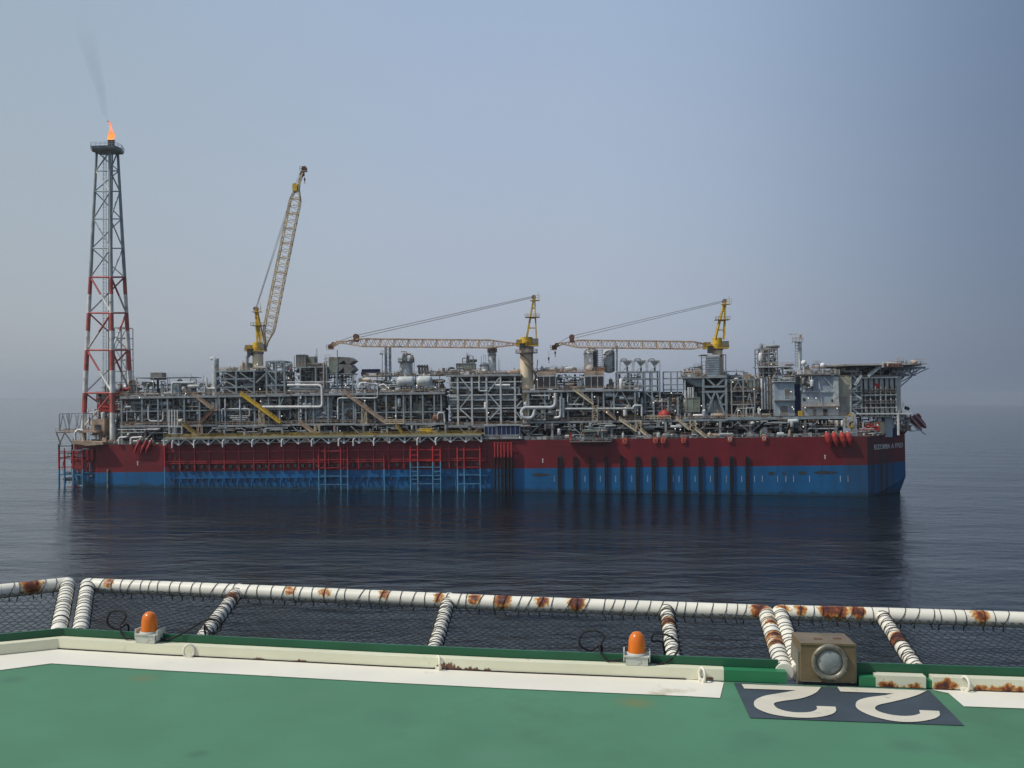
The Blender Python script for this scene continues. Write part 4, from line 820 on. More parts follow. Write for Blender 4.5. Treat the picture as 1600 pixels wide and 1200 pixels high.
for px_ in (1316, 1340, 1362, 1379): q_ = MB(); q_.box(SX(px_, 8)-.35, SX(px_, 8)+.35, 9, 9.7, SZ(px_, 586, 8), z0-.55, MID); q_.build('deck_column', hdk)

# forecastle: walkway, masts, boxes
fc = MB(); z = SZ(1380, 646, 6); fc.beam(S(1338, 646.5, 6), S(1424, 646.5, 6), .35, WHITE, .4); fc.box(SX(1338, 6), SX(1424, 6), 6.2, 9, z-.4, z-.2, STEEL)
for px_ in (1335.5, 1403.5): fc.box(SX(px_, 6)-.3, SX(px_, 6)+.3, 5.6, 6.1, ZD, z, WHITE)
fc.beam(S(1411, 646, 7), S(1411, 627, 7), .6, PALE); fc.beam(S(1325, 674.5, 4), S(1353, 673.5, 4), .25, PALE); fc.beam(S(1343, 670, 4), S(1366, 670, 4), .3, PALE); rail(fc, [S(1404, 646, 6), S(1424, 646, 6)], 1.1, PALE, 1.3, .1)
clutter(fc, SX(1340, 7), SX(1404, 7), ZD+.2, z-.6, 9, 16, 241, .7, pal=[MID, DARK, STEEL, PALE, DARK, BLUEC]); fw = fc.build('forecastle_walkway', ship)
b = MB(); clutter(b, SX(1343, 5), SX(1374, 5), ZD+.2, SZ(1360, 660, 5), 4.5, 7.5, 242, 1.0, pal=[REDP, REDP, RUSTY, MID, TAN, PALE]); skyline(b, SX(1340, 3), SX(1376, 3), ZD+.06, 3.5, 6, 243, 1.6, 1.2, pal=[REDP, MID, PALE, OLIVE]); stuff(b, 'mooring_gear', fw)
wb = MB(); a_ = S(1382.5, 683, 9); c_ = S(1393.5, 645, 9); wb.box(a_.x-3.6, c_.x, 9, 14, a_.z, SZ(1383, 659, 9), CREAM); wb.box(a_.x, c_.x, 8.6, 13, a_.z, c_.z, BLKW)  # left part cream, right part blue-grey
wbo = wb.build('two_tone_cabin', fw); pbox(fw, 'dark_screen', 1373, 647, 1382, 658.5, 9.5, 11, DARK); pbox(fw, 'blue_screen', 1394, 669, 1403, 683, 9, 10, BLUEC)
b = MB(); b.box(SX(1324, 3), SX(1337, 3), 3, 6, SZ(1330, 668, 3), SZ(1330, 666.5, 3), YEL); rail(b, [S(1322, 667, 3), S(1331, 667, 3)], 1.3, YEL, .8, .18); b.beam(S(1322, 667, 3), S(1322, 653, 3), .3, YEL); b.beam(S(1322, 653, 3), S(1330, 645, 3), .3, YEL); b.beam(S(1330, 645, 3), S(1331, 667, 3), .3, YEL); b.prism(PZ([(1331.5, 683), (1331.5, 644), (1335, 644), (1341, 683)], 4), 4, 4.5, PALE); b.build('yellow_davit', fw)
b = MB(); skyline(b, SX(1404, 8), SX(1424, 8), ZD+1.2, 8, 16, 246, 2.4, 2.0); clutter(b, SX(1404, 8), SX(1424, 8), ZD+1.0, z-.3, 8, 14, 247, 1.0, pal=[DARK, MID, STEEL, RUSTY, PALE]); stuff(b, 'bow_gear', fw)

# ---------------- stairs between decks
def stair(px0, py0, px1, py1, v, m=TAN, w=1.3, label=None, h=1.1):
    a_ = S(px0, py0, v); c_ = S(px1, py1, v); b = MB(); up = Vector((0, 0, h))
    for dy in (0, w):
        o_ = Vector((0, dy, 0)); b.beam(a_+o_, c_+o_, .16, m, .5); b.beam(a_+o_+up, c_+o_+up, .11, m); b.beam(a_+o_+up*.55, c_+o_+up*.55, .09, m)
        n_ = max(2, int((c_-a_).length/1.8))
        for k in range(n_+1): q_ = a_.lerp(c_, k/n_)+o_; b.beam(q_, q_+up, .1, m)
    n_ = int(abs(a_.z-c_.z)/.25)+1
    for k in range(n_): q_ = a_.lerp(c_, (k+.5)/n_); b.box(q_.x-.15, q_.x+.15, v, v+w, q_.z-.03, q_.z+.02, m)
    o_ = b.build('staircase', ship)
    if label: o_['label'] = label
    return o_
stair(302, 617, 331, 640, 1.8); stair(333, 641, 312, 662, 1.8, RUSTY); stair(284, 662, 304, 679, .4, YELD)
stair(375, 616, 437, 661, 1.4, YEL, label='long yellow staircase'); stair(468, 661, 489, 677.5, .4); stair(536, 613, 601, 661, 1.4, label='long tan staircase'); stair(618, 664, 628, 677.5, .4, YELD)
stair(896, 609, 927, 632, 1.4, CREAM); stair(942, 640, 962, 656, 1.4); stair(968, 656, 994, 674, .8, CREAM); stair(1002, 674, 1015, 685, .8, CREAM)
stair(1057, 655, 1077, 671.5, .8, CREAM); stair(1088, 672, 1104, 685, .8, CREAM); stair(358, 582, 368, 591, 5, TAN); stair(352, 595, 366, 606, 5, RUSTY)
def landing(px0, py0, px1, py1, v, m=CREAM):
    """laddered landing tower, px box"""
    b = MB(); a_ = S(px0, py1, v); c_ = S(px1, py0, v)
    for x in (a_.x, c_.x):
        for y in (v, v+1.4): b.beam((x, y, a_.z), (x, y, c_.z), .17, m)
    n_ = max(2, int((c_.z-a_.z)/1.5)); 
    for k in range(n_+1): z = a_.z+(c_.z-a_.z)*k/n_; b.beam((a_.x, v, z), (c_.x, v, z), .12, m)
    for k in range(n_): z = a_.z+(c_.z-a_.z)*k/n_; z2 = a_.z+(c_.z-a_.z)*(k+1)/n_; b.beam((a_.x if k % 2 else c_.x, v, z), (c_.x if k % 2 else a_.x, v, z2), .12, m)
    return b.build('ladder_tower', ship)
landing(404.5, 641, 411, 664, 1.6); landing(565, 633, 572, 662, 1.6); landing(926.5, 634, 933, 657, 1.4); landing(994, 657, 1001.5, 674, .8); landing(1079, 657, 1087, 672, .8); landing(308, 664, 314, 679, .6, TAN); landing(491, 664, 498, 677, .6)
b = MB(); rail(b, [S(601, 661, 1.4), S(631, 661, 1.4)], 1.3, CREAM, 1.5, .12, 2); b.box(SX(600, 1.4), SX(631, 1.4), 1.4, 3, SZ(615, 662.5, 1.4), SZ(615, 661, 1.4), CREAM); b.build('stair_landing', ship)
b = MB(); b.box(SX(330, 1.8), SX(340, 1.8), 1.8, 3, SZ(335, 642, 1.8), SZ(335, 641, 1.8), TAN); rail(b, [S(330, 641, 1.8), S(339, 641, 1.8)], 1.3, TAN, 1.2, .12, 2); b.beam(S(339, 641, 1.8), S(341, 620, 1.8), .2, TAN); b.build('stair_landing', ship)
# platform on the side at 892-955
b = MB(); v = -2.2; z = SZ(920, 689.5, v); b.box(SX(890, v), SX(955, v), v, 0.3, z-.3, z, MID); rail(b, [(SX(890, v), v, z), (SX(955, v), v, z)], 1.1, STEEL, 1.5, .1)
for px_ in (892, 905, 920, 938, 953): b.beam((SX(px_, v), v, z-.2), (SX(px_, v), 0, z-1.8), .2, MID)
sp = b.build('side_platform', ship)
b = MB(); clutter(b, SX(906, 0), SX(950, 0), z+.2, z+3.6, -1.2, 1.2, 261, 1.1, pal=[OLIVE, MID, STEEL, PALE, TAN]); b.box(SX(910, 0), SX(938, 0), -1.2, 1, z+3.2, z+3.9, OLIVE); b.build('winch_skid', sp)
b = MB(); b.box(SX(937, 0), SX(945, 0), -1, 1, SZ(940, 686, 0), SZ(940, 663, 0), MID) if False else None
b.beam(S(937, 688, 0), S(937, 665, 0), .3, STEEL); b.beam(S(945, 688, 0), S(945, 665, 0), .3, STEEL); b.beam(S(937, 665, 0), S(945, 665, 0), .3, STEEL); b.cyl(S(941, 684, -.3), S(941, 671, -.3), .35, WHITE, 8); b.build('hoist_frame', sp)

# ------------------------------------------------------------------ flare tower
ys = [668, 614, 547, 489, 433, 388, 342, 299, 267, 237]
VL, VN, VR = 13.0, 5.5, 22.0
def legp(which, y):
    t_ = (y-237)/(668-237)
    if which == 0: return S(151+(130.5-151)*t_**.96, y, VL-(VL-11)*(1-t_)*.0)
    if which == 1: return S(171.5+(176-171.5)*t_, y, VN+ (1-t_)*5)
    return S(184+(207-184)*t_, y, VR-(1-t_)*7)
bands = [(668, 645, TOWW), (645, 614, TOWR), (614, 579, TOWW), (579, 547, TOWR), (547, 517, TOWW), (517, 489, TOWR), (489, 460, TOWW), (460, 433, TOWR), (433, 237, TOWG)]
ft = MB(); zt_ = S(168, 232, 11).z; c0 = (legp(0, 237)+legp(1, 237)+legp(2, 237))/3
hx = [(SX(144.5, 11), 11), (SX(150, 9), 6.5), (SX(187, 9), 6.5), (SX(193, 11), 11), (SX(188, 12), 17), (SX(150, 12), 17)]
ft.add([(x, y, zt_) for x, y in hx]+[(x*.93+c0.x*.07, y*.93+c0.y*.07, zt_-.9) for x, y in hx], [tuple(range(6)), tuple(range(11, 5, -1))]+[(i, 6+i, 6+(i+1) % 6, (i+1) % 6) for i in range(6)], TOWG)
rail(ft, [(x, y, zt_) for x, y in hx]+[(hx[0][0], hx[0][1], zt_)], 1.2, TOWG, 1.6, .1)
fto = ft.build('flare_tower', ship); fto['label'] = 'tall three-legged lattice flare tower, red and white below, grey above'
for w_ in range(3):
    b = MB()
    for ya, yb, mt in bands:
        if w_ == 2 and ya > 660: pass
        ra = .95-.5*(668-ya)/431; b.cyl(legp(w_, ya), legp(w_, yb), ra, mt, 10, r2=.95-.5*(668-yb)/431)
    if w_ < 2: b.cyl((legp(w_, 668).x, legp(w_, 668).y, ZD), legp(w_, 668), 1.0, TOWW, 10)
    else: b.cyl((legp(2, 668).x, legp(2, 668).y, ZD), legp(2, 668), 1.0, TOWW, 10)
    b.build('leg', fto)
for k in range(1, len(ys)):
    mt = TOWR if ys[k] >= 430 else TOWG
    for a_, c_ in ((0, 1), (1, 2), (2, 0)):
        b = MB(); b.cyl(legp(a_, ys[k]), legp(c_, ys[k]), .34 if ys[k] > 430 else .24, mt, 7); b.build('cross_member', fto)
a_c = [0]
for k in range(len(ys)-1):
    lo_, hi_ = ys[k], ys[k+1]; low = lo_ > 440
    def dg(p, q, r1):
        b = MB()
        if low:
            mid_ = p.lerp(q, .5); hot = TOWR; b.cyl(p, mid_, r1, TOWW, 7); b.cyl(mid_, q, r1, hot, 7)
        else: b.cyl(p, q, r1, TOWW if (a_c[0] % 5 == 1) else TOWG, 7)
        a_c[0] += 1
        b.build('brace', fto)
    r1 = .36 if low else .25
    if k % 2 == 0: dg(legp(0, lo_), legp(1, hi_), r1)
    else: dg(legp(1, lo_), legp(0, hi_), r1)
    if k % 2: dg(legp(2, lo_), legp(1, hi_), r1); dg(legp(0, lo_), legp(2, hi_), r1*.8)
    else: dg(legp(1, lo_), legp(2, hi_), r1); dg(legp(2, lo_), legp(0, hi_), r1*.8)
    # secondary K members
    m_ = (legp(0, (lo_+hi_)/2)); t_ = (legp(0, hi_)+legp(1, hi_))/2 if k % 2 == 0 else (legp(0, lo_)+legp(1, lo_))/2
# riser pipes and ladder inside
b = MB()
for dx_ in (0, 5): b.tube([S(170+dx_*.6, 655, 13), S(170.5+dx_, 228, 12)], .3, TOWG, 7)
b.build('flare_riser', fto)
b = MB(); p0 = [S(161, 655, 12), S(166, 655, 12)]; p1 = [S(161.5, 235, 11.5), S(166, 235, 11.5)]
b.beam(p0[0], p1[0], .14, TOWG); b.beam(p0[1], p1[1], .14, TOWG)
for k in range(150): b.beam(p0[0].lerp(p1[0], k/150), p0[1].lerp(p1[1], k/150), .09, TOWG)
for k in range(0, 150, 2):
    c_ = (p0[0].lerp(p1[0], k/150)+p0[1].lerp(p1[1], k/150))/2; b.box(c_.x-.55, c_.x+.55, c_.y-.9, c_.y-.8, c_.z, c_.z+.1, TOWG)
b.build('caged_ladder', fto)
for k, px_ in enumerate((171, 176.5)):
    b = MB(); c_ = S(px_, 228, 12); b.cyl(c_, S(px_, 219, 12), .55, DARK, 10, r2=.7); b.build('burner_tip', fto)
# derrick behind: small grey lattice tower beside the flare
sd = frame2(ship, [180, 190, 198], [615, 597, 580, 562, 545, 528, 512], 24, 30, .28, STEEL, 'small_lattice_tower', braces=[(180, 615, 190, 597), (190, 597, 198, 580), (198, 580, 190, 562), (190, 562, 180, 545), (180, 545, 190, 528), (198, 545, 190, 562), (190, 528, 198, 512), (180, 597, 198, 615)])
sd['label'] = 'small grey lattice tower behind the flare tower'
# tower base machinery: turret deck and red fairings
b = MB(); zt2 = SZ(165, 612, 12)
b.prism(PZ([(150, 612), (200, 612), (200, 628), (188, 640), (160, 640), (150, 625)], 12), 12, 26, MID); skyline(b, SX(150, 12), SX(202, 12), zt2, 12, 22, 271, 4.5, 1.6, pal=[MID, DARK, DARK, TAN, REDP, PALE]); clutter(b, SX(152, 12), SX(196, 12), zt2-7, zt2, 11, 12.5, 272, .9, pal=[MID, DARK, RUSTY, REDP, DARK])
clutter(b, SX(135, 8), SX(190, 8), ZD+.3, SZ(160, 640, 8), 8, 20, 273, .9, pal=[MID, DARK, RUSTY, PALE, STEEL, TAN]); b.box(SX(150, 20), SX(200, 20), 22, 23, ZD, zt2-5, DARK); tb = b.build('tower_base_machinery', ship)
pbox(tb, 'control_cabin', 144, 655, 163, 680, 6, 10, TAN); pbox(tb, 'cabin_window', 147.5, 663.5, 157, 674, 5.8, 5.99, DARK); pbox(tb, 'red_panel', 152, 632, 176, 644, 11, 11.8, REDP)
b = MB(); b.prism(PZ([(118, 688), (166, 690), (166, 694), (140, 696), (118, 692)], .2), -2.4, 2, TAN); b.build('tan_platform', tb)
pipe(tb, [(118, 692), (117, 676), (122, 671), (130, 673)], -1, .42, WHITE, 1.4, 'arched_pipe'); pipe(tb, [(130.5, 690), (129, 679), (124, 674)], -.6, .5, CREAM, .8, 'arched_pipe')
b = MB(); skyline(b, SX(120, 2), SX(190, 2), ZD+.06, 1, 6, 274, 3.2, 1.4, pal=[MID, TAN, DARK, RUSTY, STEEL, OLIVE]); stuff(b, 'winch_gear', tb)

# stern porch at 88-150
v = 1.0; b = MB(); z = SZ(115, 674, v); b.box(SX(87, v), SX(150, v), v, 12, z-.5, z, TAN)
for (x_, y_, x2, y2) in ((88, 676, 95, 695), (101, 676, 92.5, 695), (101, 676, 113, 693), (118, 676, 113, 693), (88, 676, 101, 676)): b.beam(S(x_, y_, v), S(x2, y2, v), .32, MID)
rail(b, [(SX(87, v), v, z), (SX(150, v), v, z)], 1.1, TAN, 1.5, .1); pr_ = b.build('riser_porch', ship); pr_['label'] = 'cantilevered porch platform at the left end of the hull'
frame2(pr_, [93, 130], [672, 646.5], 1.2, 8, .3, BLUEST, 'porch_truss', braces=[(98, 648, 104, 671), (104, 648, 109, 671), (112, 648, 107, 671), (118, 648, 123, 671), (123, 648, 118, 671), (98, 648, 94, 671), (128, 648, 124, 671)])
def porch_frame(cols, v, top, hor, mt):
    b = MB(); zs = SZ(cols[0], 733, v)
    for cx in cols:
        x = SX(cx, v); b.cyl((x, v, zs), (x, v, SZ(cx, top, v)), .35, mt, 8); b.cyl((x, v, -6), (x, v, zs), .35, FBLUE, 8)
        for zz in (zs+4, zs-2): b.beam((x, v, zz), (x, v+9, zz), .3, mt if zz > zs else FBLUE)
    for h_ in hor: z = SZ(cols[0], h_, v); b.beam((SX(cols[0], v), v, z), (SX(cols[-1], v), v, z), .3, mt if z > zs else FBLUE)
    return b.build('riser_frame', ship)
porch_frame([92, 100.5, 114.5, 129], -.6, 704, (705, 717, 730, 742), FRED); porch_frame([92, 113], 2.5, 694, (697, 708), DARK)
b = MB(); clutter(b, SX(103, 3), SX(150, 3), -1, ZD-1, -.2, 1.2, 281, .25, pal=[FRED, FRED, DARK, FBLUE, MID]); stuff(b, 'riser_pipework', ship)
for px_ in (134, 141.5): b = MB(); b.box(SX(px_, -.4), SX(px_+4, -.4), -.5, 0, SZ(px_, 719, 0), SZ(px_, 702, 0), FREDB if px_ == 134 else FRED); b.build('hull_box', ship)
for px_, v_ in ((168, -.35), (1364, 4.0)):
    b = MB(); x = SX(px_, v_); b.cyl((x, v_, -6), (x, v_, SZ(px_, 716 if px_ > 1000 else 733, v_)), .3, TAN if px_ > 1000 else OLIVE, 8); b.build('hull_pipe', ship)

# ------------------------------------------------------------------ cranes
def lattice_boom(b, p0, p1, h, w, m, n, taper0=.15, taper1=.12, mat2=None, up=None):
    p0 = Vector(p0); p1 = Vector(p1); d = (p1-p0); Ln = d.length; d.normalize(); yv = Vector((0, 1, 0)); u = yv.cross(d).normalized()
    if up is not None and u.dot(up) < 0: u = -u
    if up is None and u.z < 0: u = -u
    def sec(t_):
        k = min(1, t_/taper0, (1-t_)/taper1); k = max(.22, k); c_ = p0+d*Ln*t_
        return [c_+u*h/2*k*a_+yv*w/2*max(k, .5)*e_ for a_, e_ in ((1, -1), (1, 1), (-1, 1), (-1, -1))]
    S_ = [sec(i/n) for i in range(n+1)]
    for i in range(n):
        for j in range(4): b.beam(S_[i][j], S_[i+1][j], .34, m)
        for j in range(4):
            a_, c_ = S_[i][j], S_[i+1][(j+1) % 4]; 
            if i % 2: a_, c_ = S_[i][(j+1) % 4], S_[i+1][j]
            b.beam(a_, c_, .17, mat2 or m)
        if i % 4 == 0:
            for j in range(4): b.beam(S_[i][j], S_[i][(j+1) % 4], .2, mat2 or m)
def crane(label, pxc, v, ped, house, mast, boom, cables, bh, bm, sheaves, yel=YEL, n=40):
    b = MB(); x = SX(pxc, v); r = (SX(ped[1], v)-SX(ped[0], v))/2; zb_ = SZ(pxc, ped[3], v); zt_ = SZ(pxc, ped[2], v)
    b.cyl((x, v, zb_), (x, v, zt_), r, CREAM, 22); b.cyl((x, v, zt_-.5), (x, v, zt_+.2), r*1.12, MID, 22); 
    if len(ped) > 4: b.cyl((x-r*.15, v, ped[4]), (x-r*.15, v, zb_), r*.62, CREAM, 16)
    pd = b.build('crane', ship); pd['label'] = label
    h0, h1, h2, h3 = house; b = MB(); xa = SX(h0, v); xb = SX(h2, v); za = SZ(pxc, h3, v); zb = SZ(pxc, h1, v)
    b.cyl((x, v, za), (x, v, zb), r*.95, yel, 18); b.box(xa, xb, v-2.2, v+2.2, za, za+.35, yel); b.box(xa, xa+(xb-xa)*.28, v-1.6, v+1.6, za+.35, za+2.3, YELD); b.box(xb-(xb-xa)*.25, xb, v-1.9, v+1.9, za+.35, za+2.6, MID)
    rail(b, [(xa, v-2.2, za+.35), (xb, v-2.2, za+.35)], 1.1, YELD, 1.2, .1); b.build('machinery_house', pd)
    b = MB(); b.box(xa+1.2, xa+2.8, v-2.9, v-1.4, za-1.6, za+.9, DARK); b.box(xa+1.1, xa+2.9, v-3, v-1.3, za+.9, za+1.05, yel); b.build('cab', pd)
    b = MB()
    (fx, fy), (bx, by), (tx, ty) = mast
    for dy in (-1.5, 1.5):
        b.beam(S(fx, fy, v)+Vector((0, dy, 0)), S(tx, ty, v)+Vector((0, dy*.4, 0)), .55, yel); b.beam(S(bx, by, v)+Vector((0, dy, 0)), S(tx+1.5, ty, v)+Vector((0, dy*.4, 0)), .4, yel)
    for k in (.25, .5, .75):
        for dy in (-1.5, 1.5):
            a_ = S(fx, fy, v).lerp(S(tx, ty, v), k)+Vector((0, dy*(1-.6*k), 0)); c_ = S(bx, by, v).lerp(S(tx+1.5, ty, v), k)+Vector((0, dy*(1-.6*k), 0)); b.beam(a_, c_, .22, yel)
        a_ = S(fx, fy, v).lerp(S(tx, ty, v), k); b.beam(a_+Vector((0, -1.2, 0)), a_+Vector((0, 1.2, 0)), .25, yel)
    c_ = S(fx, fy, v).lerp(S(tx, ty, v), .52); b.box(c_.x-1.8, c_.x+3.2, v-2, v+2, c_.z-.1, c_.z+.05, YELD); rail(b, [(c_.x-1.8, v-2, c_.z), (c_.x+3.2, v-2, c_.z)], 1, YELD, 1, .11)
    c_ = S(tx, ty, v); b.cyl(c_+Vector((0, -.9, .3)), c_+Vector((0, .9, .3)), .8, MID, 12); b.box(c_.x-1.2, c_.x+2, v-1.3, v+1.3, c_.z-.9, c_.z-.7, yel); rail(b, [(c_.x+.4, v-1.3, c_.z-.7), (c_.x+2.2, v-1.3, c_.z-.7)], 1.6, yel, 1, .12); b.beam(c_+Vector((1.6, 0, -.8)), c_+Vector((1.6, 0, 2.4)), .1, STEEL)
    b.build('mast', pd)
    b = MB(); (x0_, y0_), (x1_, y1_) = boom[0], boom[1]
    lattice_boom(b, S(x0_, y0_, v), S(x1_, y1_, v), bh, 2.4, bm, n, taper0=boom[3], taper1=boom[4], up=Vector(boom[5]) if len(boom) > 5 else None)
    b.build('boom', pd)
    b = MB(); tip = S(*boom[2], v); e_ = S(x1_, y1_, v)
    for dy in (-.7, .7):
        b.beam(e_+Vector((0, dy, .5)), tip+Vector((0, dy*.6, .2)), .35, bm); b.beam(e_+Vector((0, dy, -.5)), tip+Vector((0, dy*.6, -.3)), .35, bm)
    b.cyl(tip+Vector((0, -.7, 0)), tip+Vector((0, .7, 0)), .95, RUSTY, 12); b.cyl(e_.lerp(tip, .6)+Vector((0, -.6, .3)), e_.lerp(tip, .6)+Vector((0, .6, .3)), .8, RUSTY, 12); b.box(tip.x-1.3, tip.x+1.0, tip.y-1, tip.y+1, tip.z-.9, tip.z-.7, bm); rail(b, [tip+Vector((-1.4, -1, -.7)), tip+Vector((.9, -1, -.7))], 1.4, RUSTY, .8, .12); b.build('boom_head', pd)
    sh = S(*sheaves, v); b = MB(); b.cyl(sh+Vector((0, -.9, 0)), sh+Vector((0, .9, 0)), 1.0, RUSTY if bm is BOOM else YEL, 12); b.box(sh.x-.8, sh.x+.8, v-1.1, v+1.1, sh.z-1.8, sh.z-.2, RUSTY if bm is BOOM else YEL); b.build('sheave_block', pd)
    for (cx0, cy0), (cx1, cy1) in cables:
        b = MB()
        for dy in (-.5, .5): b.cyl(S(cx0, cy0, v)+Vector((0, dy, 0)), S(cx1, cy1, v)+Vector((0, dy, 0)), .055, MID, 5)
        b.build('cable', pd)
    return pd
c1 = crane('crane on the left with its pale lattice boom raised steeply', 404, 10, (395.5, 412, 551, 573), (386, 535, 416, 549), ((404, 536), (411, 536), (400, 484)), ((415, 541), (466.5, 288), (475.5, 264), .10, .10, (-1, 0, .2)), [((400, 482), (460, 291)), ((400, 483), (462, 293)), ((461, 290), (473, 262))], 3.7, BOOMY, (461.5, 291), n=44)
c2 = crane('middle crane on the thick cream pedestal with a level boom', 824.5, 6, (814.5, 835, 543, 607, ZP), (809, 527, 843, 541), ((823, 528), (838, 528), (834, 466)), ((815, 538), (528, 535), (517, 542), .17, .13), [((833, 463), (557, 524)), ((833, 465), (562, 527)), ((556, 524), (516, 538))], 2.7, BOOM, (556.5, 526), n=52)
c3 = crane('right-hand crane with a level boom and hanging hook', 1123, 8, (1115, 1131, 545, 588), (1101, 528, 1140, 545), ((1117, 530), (1131, 530), (1132, 472)), ((1112, 540), (876, 537), (866, 543), .12, .12), [((1130, 470), (894, 525)), ((1130, 472), (899, 528)), ((893, 524), (866, 540))], 2.6, BOOM, (893.5, 527), n=44)
for cr_, pts in ((c3, ((867.5, 545, 553), (857.5, 548, 562))), (c1, ((476, 266, 282),))):
    for px_, ya, yb in pts:
        v = 8 if cr_ is c3 else 10; b = MB(); b.cyl(S(px_, ya, v), S(px_, yb, v), .05, DARK, 5); c_ = S(px_, yb, v); b.cyl(c_+Vector((0, 0, .8)), c_+Vector((0, 0, -.4)), .35, RUSTY, 8, r2=.15); b.tube([c_+Vector((0, 0, -.4)), c_+Vector((.2, 0, -.8)), c_+Vector((0, 0, -1.1)), c_+Vector((-.25, 0, -.9))], .09, DARK, 6); b.build('hook_block', cr_)
# pedestal spiral stair and platform on the middle crane
b = MB(); x = SX(824.5, 6); r = 2.35; z = SZ(824, 551, 6); b.cyl((x, 6, z-.2), (x, 6, z), r+1.6, MID, 18); pts = [(x+(r+1.5)*math.cos(a_), 6+(r+1.5)*math.sin(a_), z) for a_ in [2*math.pi*k/14 for k in range(15)]]; rail(b, pts, 1.1, TAN, 1.4, .11)
sp_ = [(x+(r+.8)*math.cos(a_), 6+(r+.8)*math.sin(a_), SZ(824, 560, 6)+ (SZ(824, 608, 6)-SZ(824, 560, 6))*k/16) for k, a_ in enumerate([-2.2+3.6*k/16 for k in range(17)])]
for a_, c_ in zip(sp_[:-1], sp_[1:]): b.beam(a_, c_, .9, TAN, .18); b.beam(Vector(a_)+Vector((0, 0, 1)), Vector(c_)+Vector((0, 0, 1)), .1, TAN)
b.tube([(x-2.2, 3.6, SZ(824, 553, 6)), (x+2.4, 3.6, SZ(824, 569, 6))], .3, TAN, 6); b.tube([S(840, 562, 5), S(839, 576, 5), S(842, 590, 5), S(841, 604, 5)], .16, MID, 6); b.build('pedestal_stair', c2)

# deck lamps (lit) -----------------------------------------------------------
lamps = [(290, 615), (406, 608), (451, 591), (407, 627), (440, 650), (540, 602), (612, 594), (607, 606), (651, 602), (680, 605), (570, 626), (618, 650), (763, 645), (839, 593), (864, 620), (929, 620), (948, 644), (965, 644), (1021, 629), (1049, 614), (1055, 670), (1063, 671), (1055, 642), (1096, 634), (1100, 641), (1160, 681), (1154, 641), (1188, 640), (1205, 569), (1238, 636), (1240, 639), (1258, 637), (1308, 638), (1263, 622), (1275, 622), (1145, 597), (218, 621), (238, 596), (195, 602), (195, 602.5), (402, 569), (812, 683), (755, 677), (775, 678), (1178, 608), (1236, 612), (1323, 688), (1255, 667)]
for px_, py_ in lamps:
    b = MB(); c_ = S(px_, py_, .9); b.sphere(c_, .18, LAMP, 8); b.beam(c_+Vector((0, .25, 0)), c_+Vector((0, 1.6, .2)), .1, STEEL); b.build('deck_lamp', ship)

# ================================================================= loose things on the ship
def local_thing(name, org, label, cat, group=None):
    o_ = empty(name, SM @ Matrix.Translation(org)); return tag(o_, label, cat, group)
# orange life-buoy racks on the bulwark
racks = [(849+127, 689, 'first orange lifebuoy rack right of the middle crane, below a cream staircase'), (1024, 688, 'left one of the two lifebuoy racks standing close together'), (1036, 688, 'right one of the two lifebuoy racks standing close together'),
         (1068, 687.5, 'orange lifebuoy rack below the right-hand crane boom foot staircase'), (1140.5, 686, 'orange lifebuoy rack on the hull edge below the right crane tower'), (1194, 685, 'orange lifebuoy rack below the narrow blue-grey deck house')]
ORG = mat('orange_red_paint', (.75, .16, .09), vscale=2, rust=.05)
for px_, py_, lab in racks:
    c_ = S(px_, py_, -.4); b = MB(); w = .62
    for s2 in (-1, 1): b.beam((c_.x+s2*w, -.4, c_.z-.8), (c_.x+s2*w, -.4, c_.z+1.1), .22, ORG)
    b.beam((c_.x-w, -.4, c_.z-.8), (c_.x+w, -.4, c_.z-.8), .22, ORG); b.beam((c_.x-w, -.4, c_.z+.95), (c_.x+w, -.4, c_.z+.95), .16, ORG); b.box(c_.x-.2, c_.x+.2, -.3, 0.0, c_.z-.3, c_.z+.3, MID)
    th = local_thing('lifebuoy_rack', (c_.x, -.4, c_.z-.8), lab, 'lifebuoy rack', 'orange racks along the hull edge'); b.build('frame', th, origin=(c_.x, -.4, c_.z-.8))
    b = MB(); pts = [(c_.x+.42*math.cos(a_), -.52, c_.z+.05+.5*math.sin(a_)) for a_ in [2*math.pi*k/12 for k in range(13)]]; b.tube(pts, .11, WHITE if px_ > 1100 else ORG, 6); b.build('lifebuoy', th, origin=(c_.x, -.4, c_.z-.8))
# chocks: rings on the deck edge
for px_, lab in ((1085, 'pale ring fairlead just left of a cream staircase foot'), (1128, 'pale ring fairlead under the right crane'), (1177, 'pale ring fairlead left of the narrow deck house'), (1227, 'pale ring fairlead below the narrow deck house'), (1250, 'pale ring fairlead below the wide deck house')):
    c_ = S(px_, 681.5, .5); b = MB(); b.tube([(c_.x+1.0*math.cos(a_), .5, c_.z+.55*math.sin(a_)) for a_ in [2*math.pi*k/16 for k in range(17)]], .2, PALE, 8); b.box(c_.x-1, c_.x+1, .3, .8, ZD+.05, c_.z-.5, MID)
    o_ = b.build('fairlead', None, origin=(c_.x, .5, ZD), M=SM); tag(o_, lab, 'fairlead', 'ring fairleads along the hull edge')
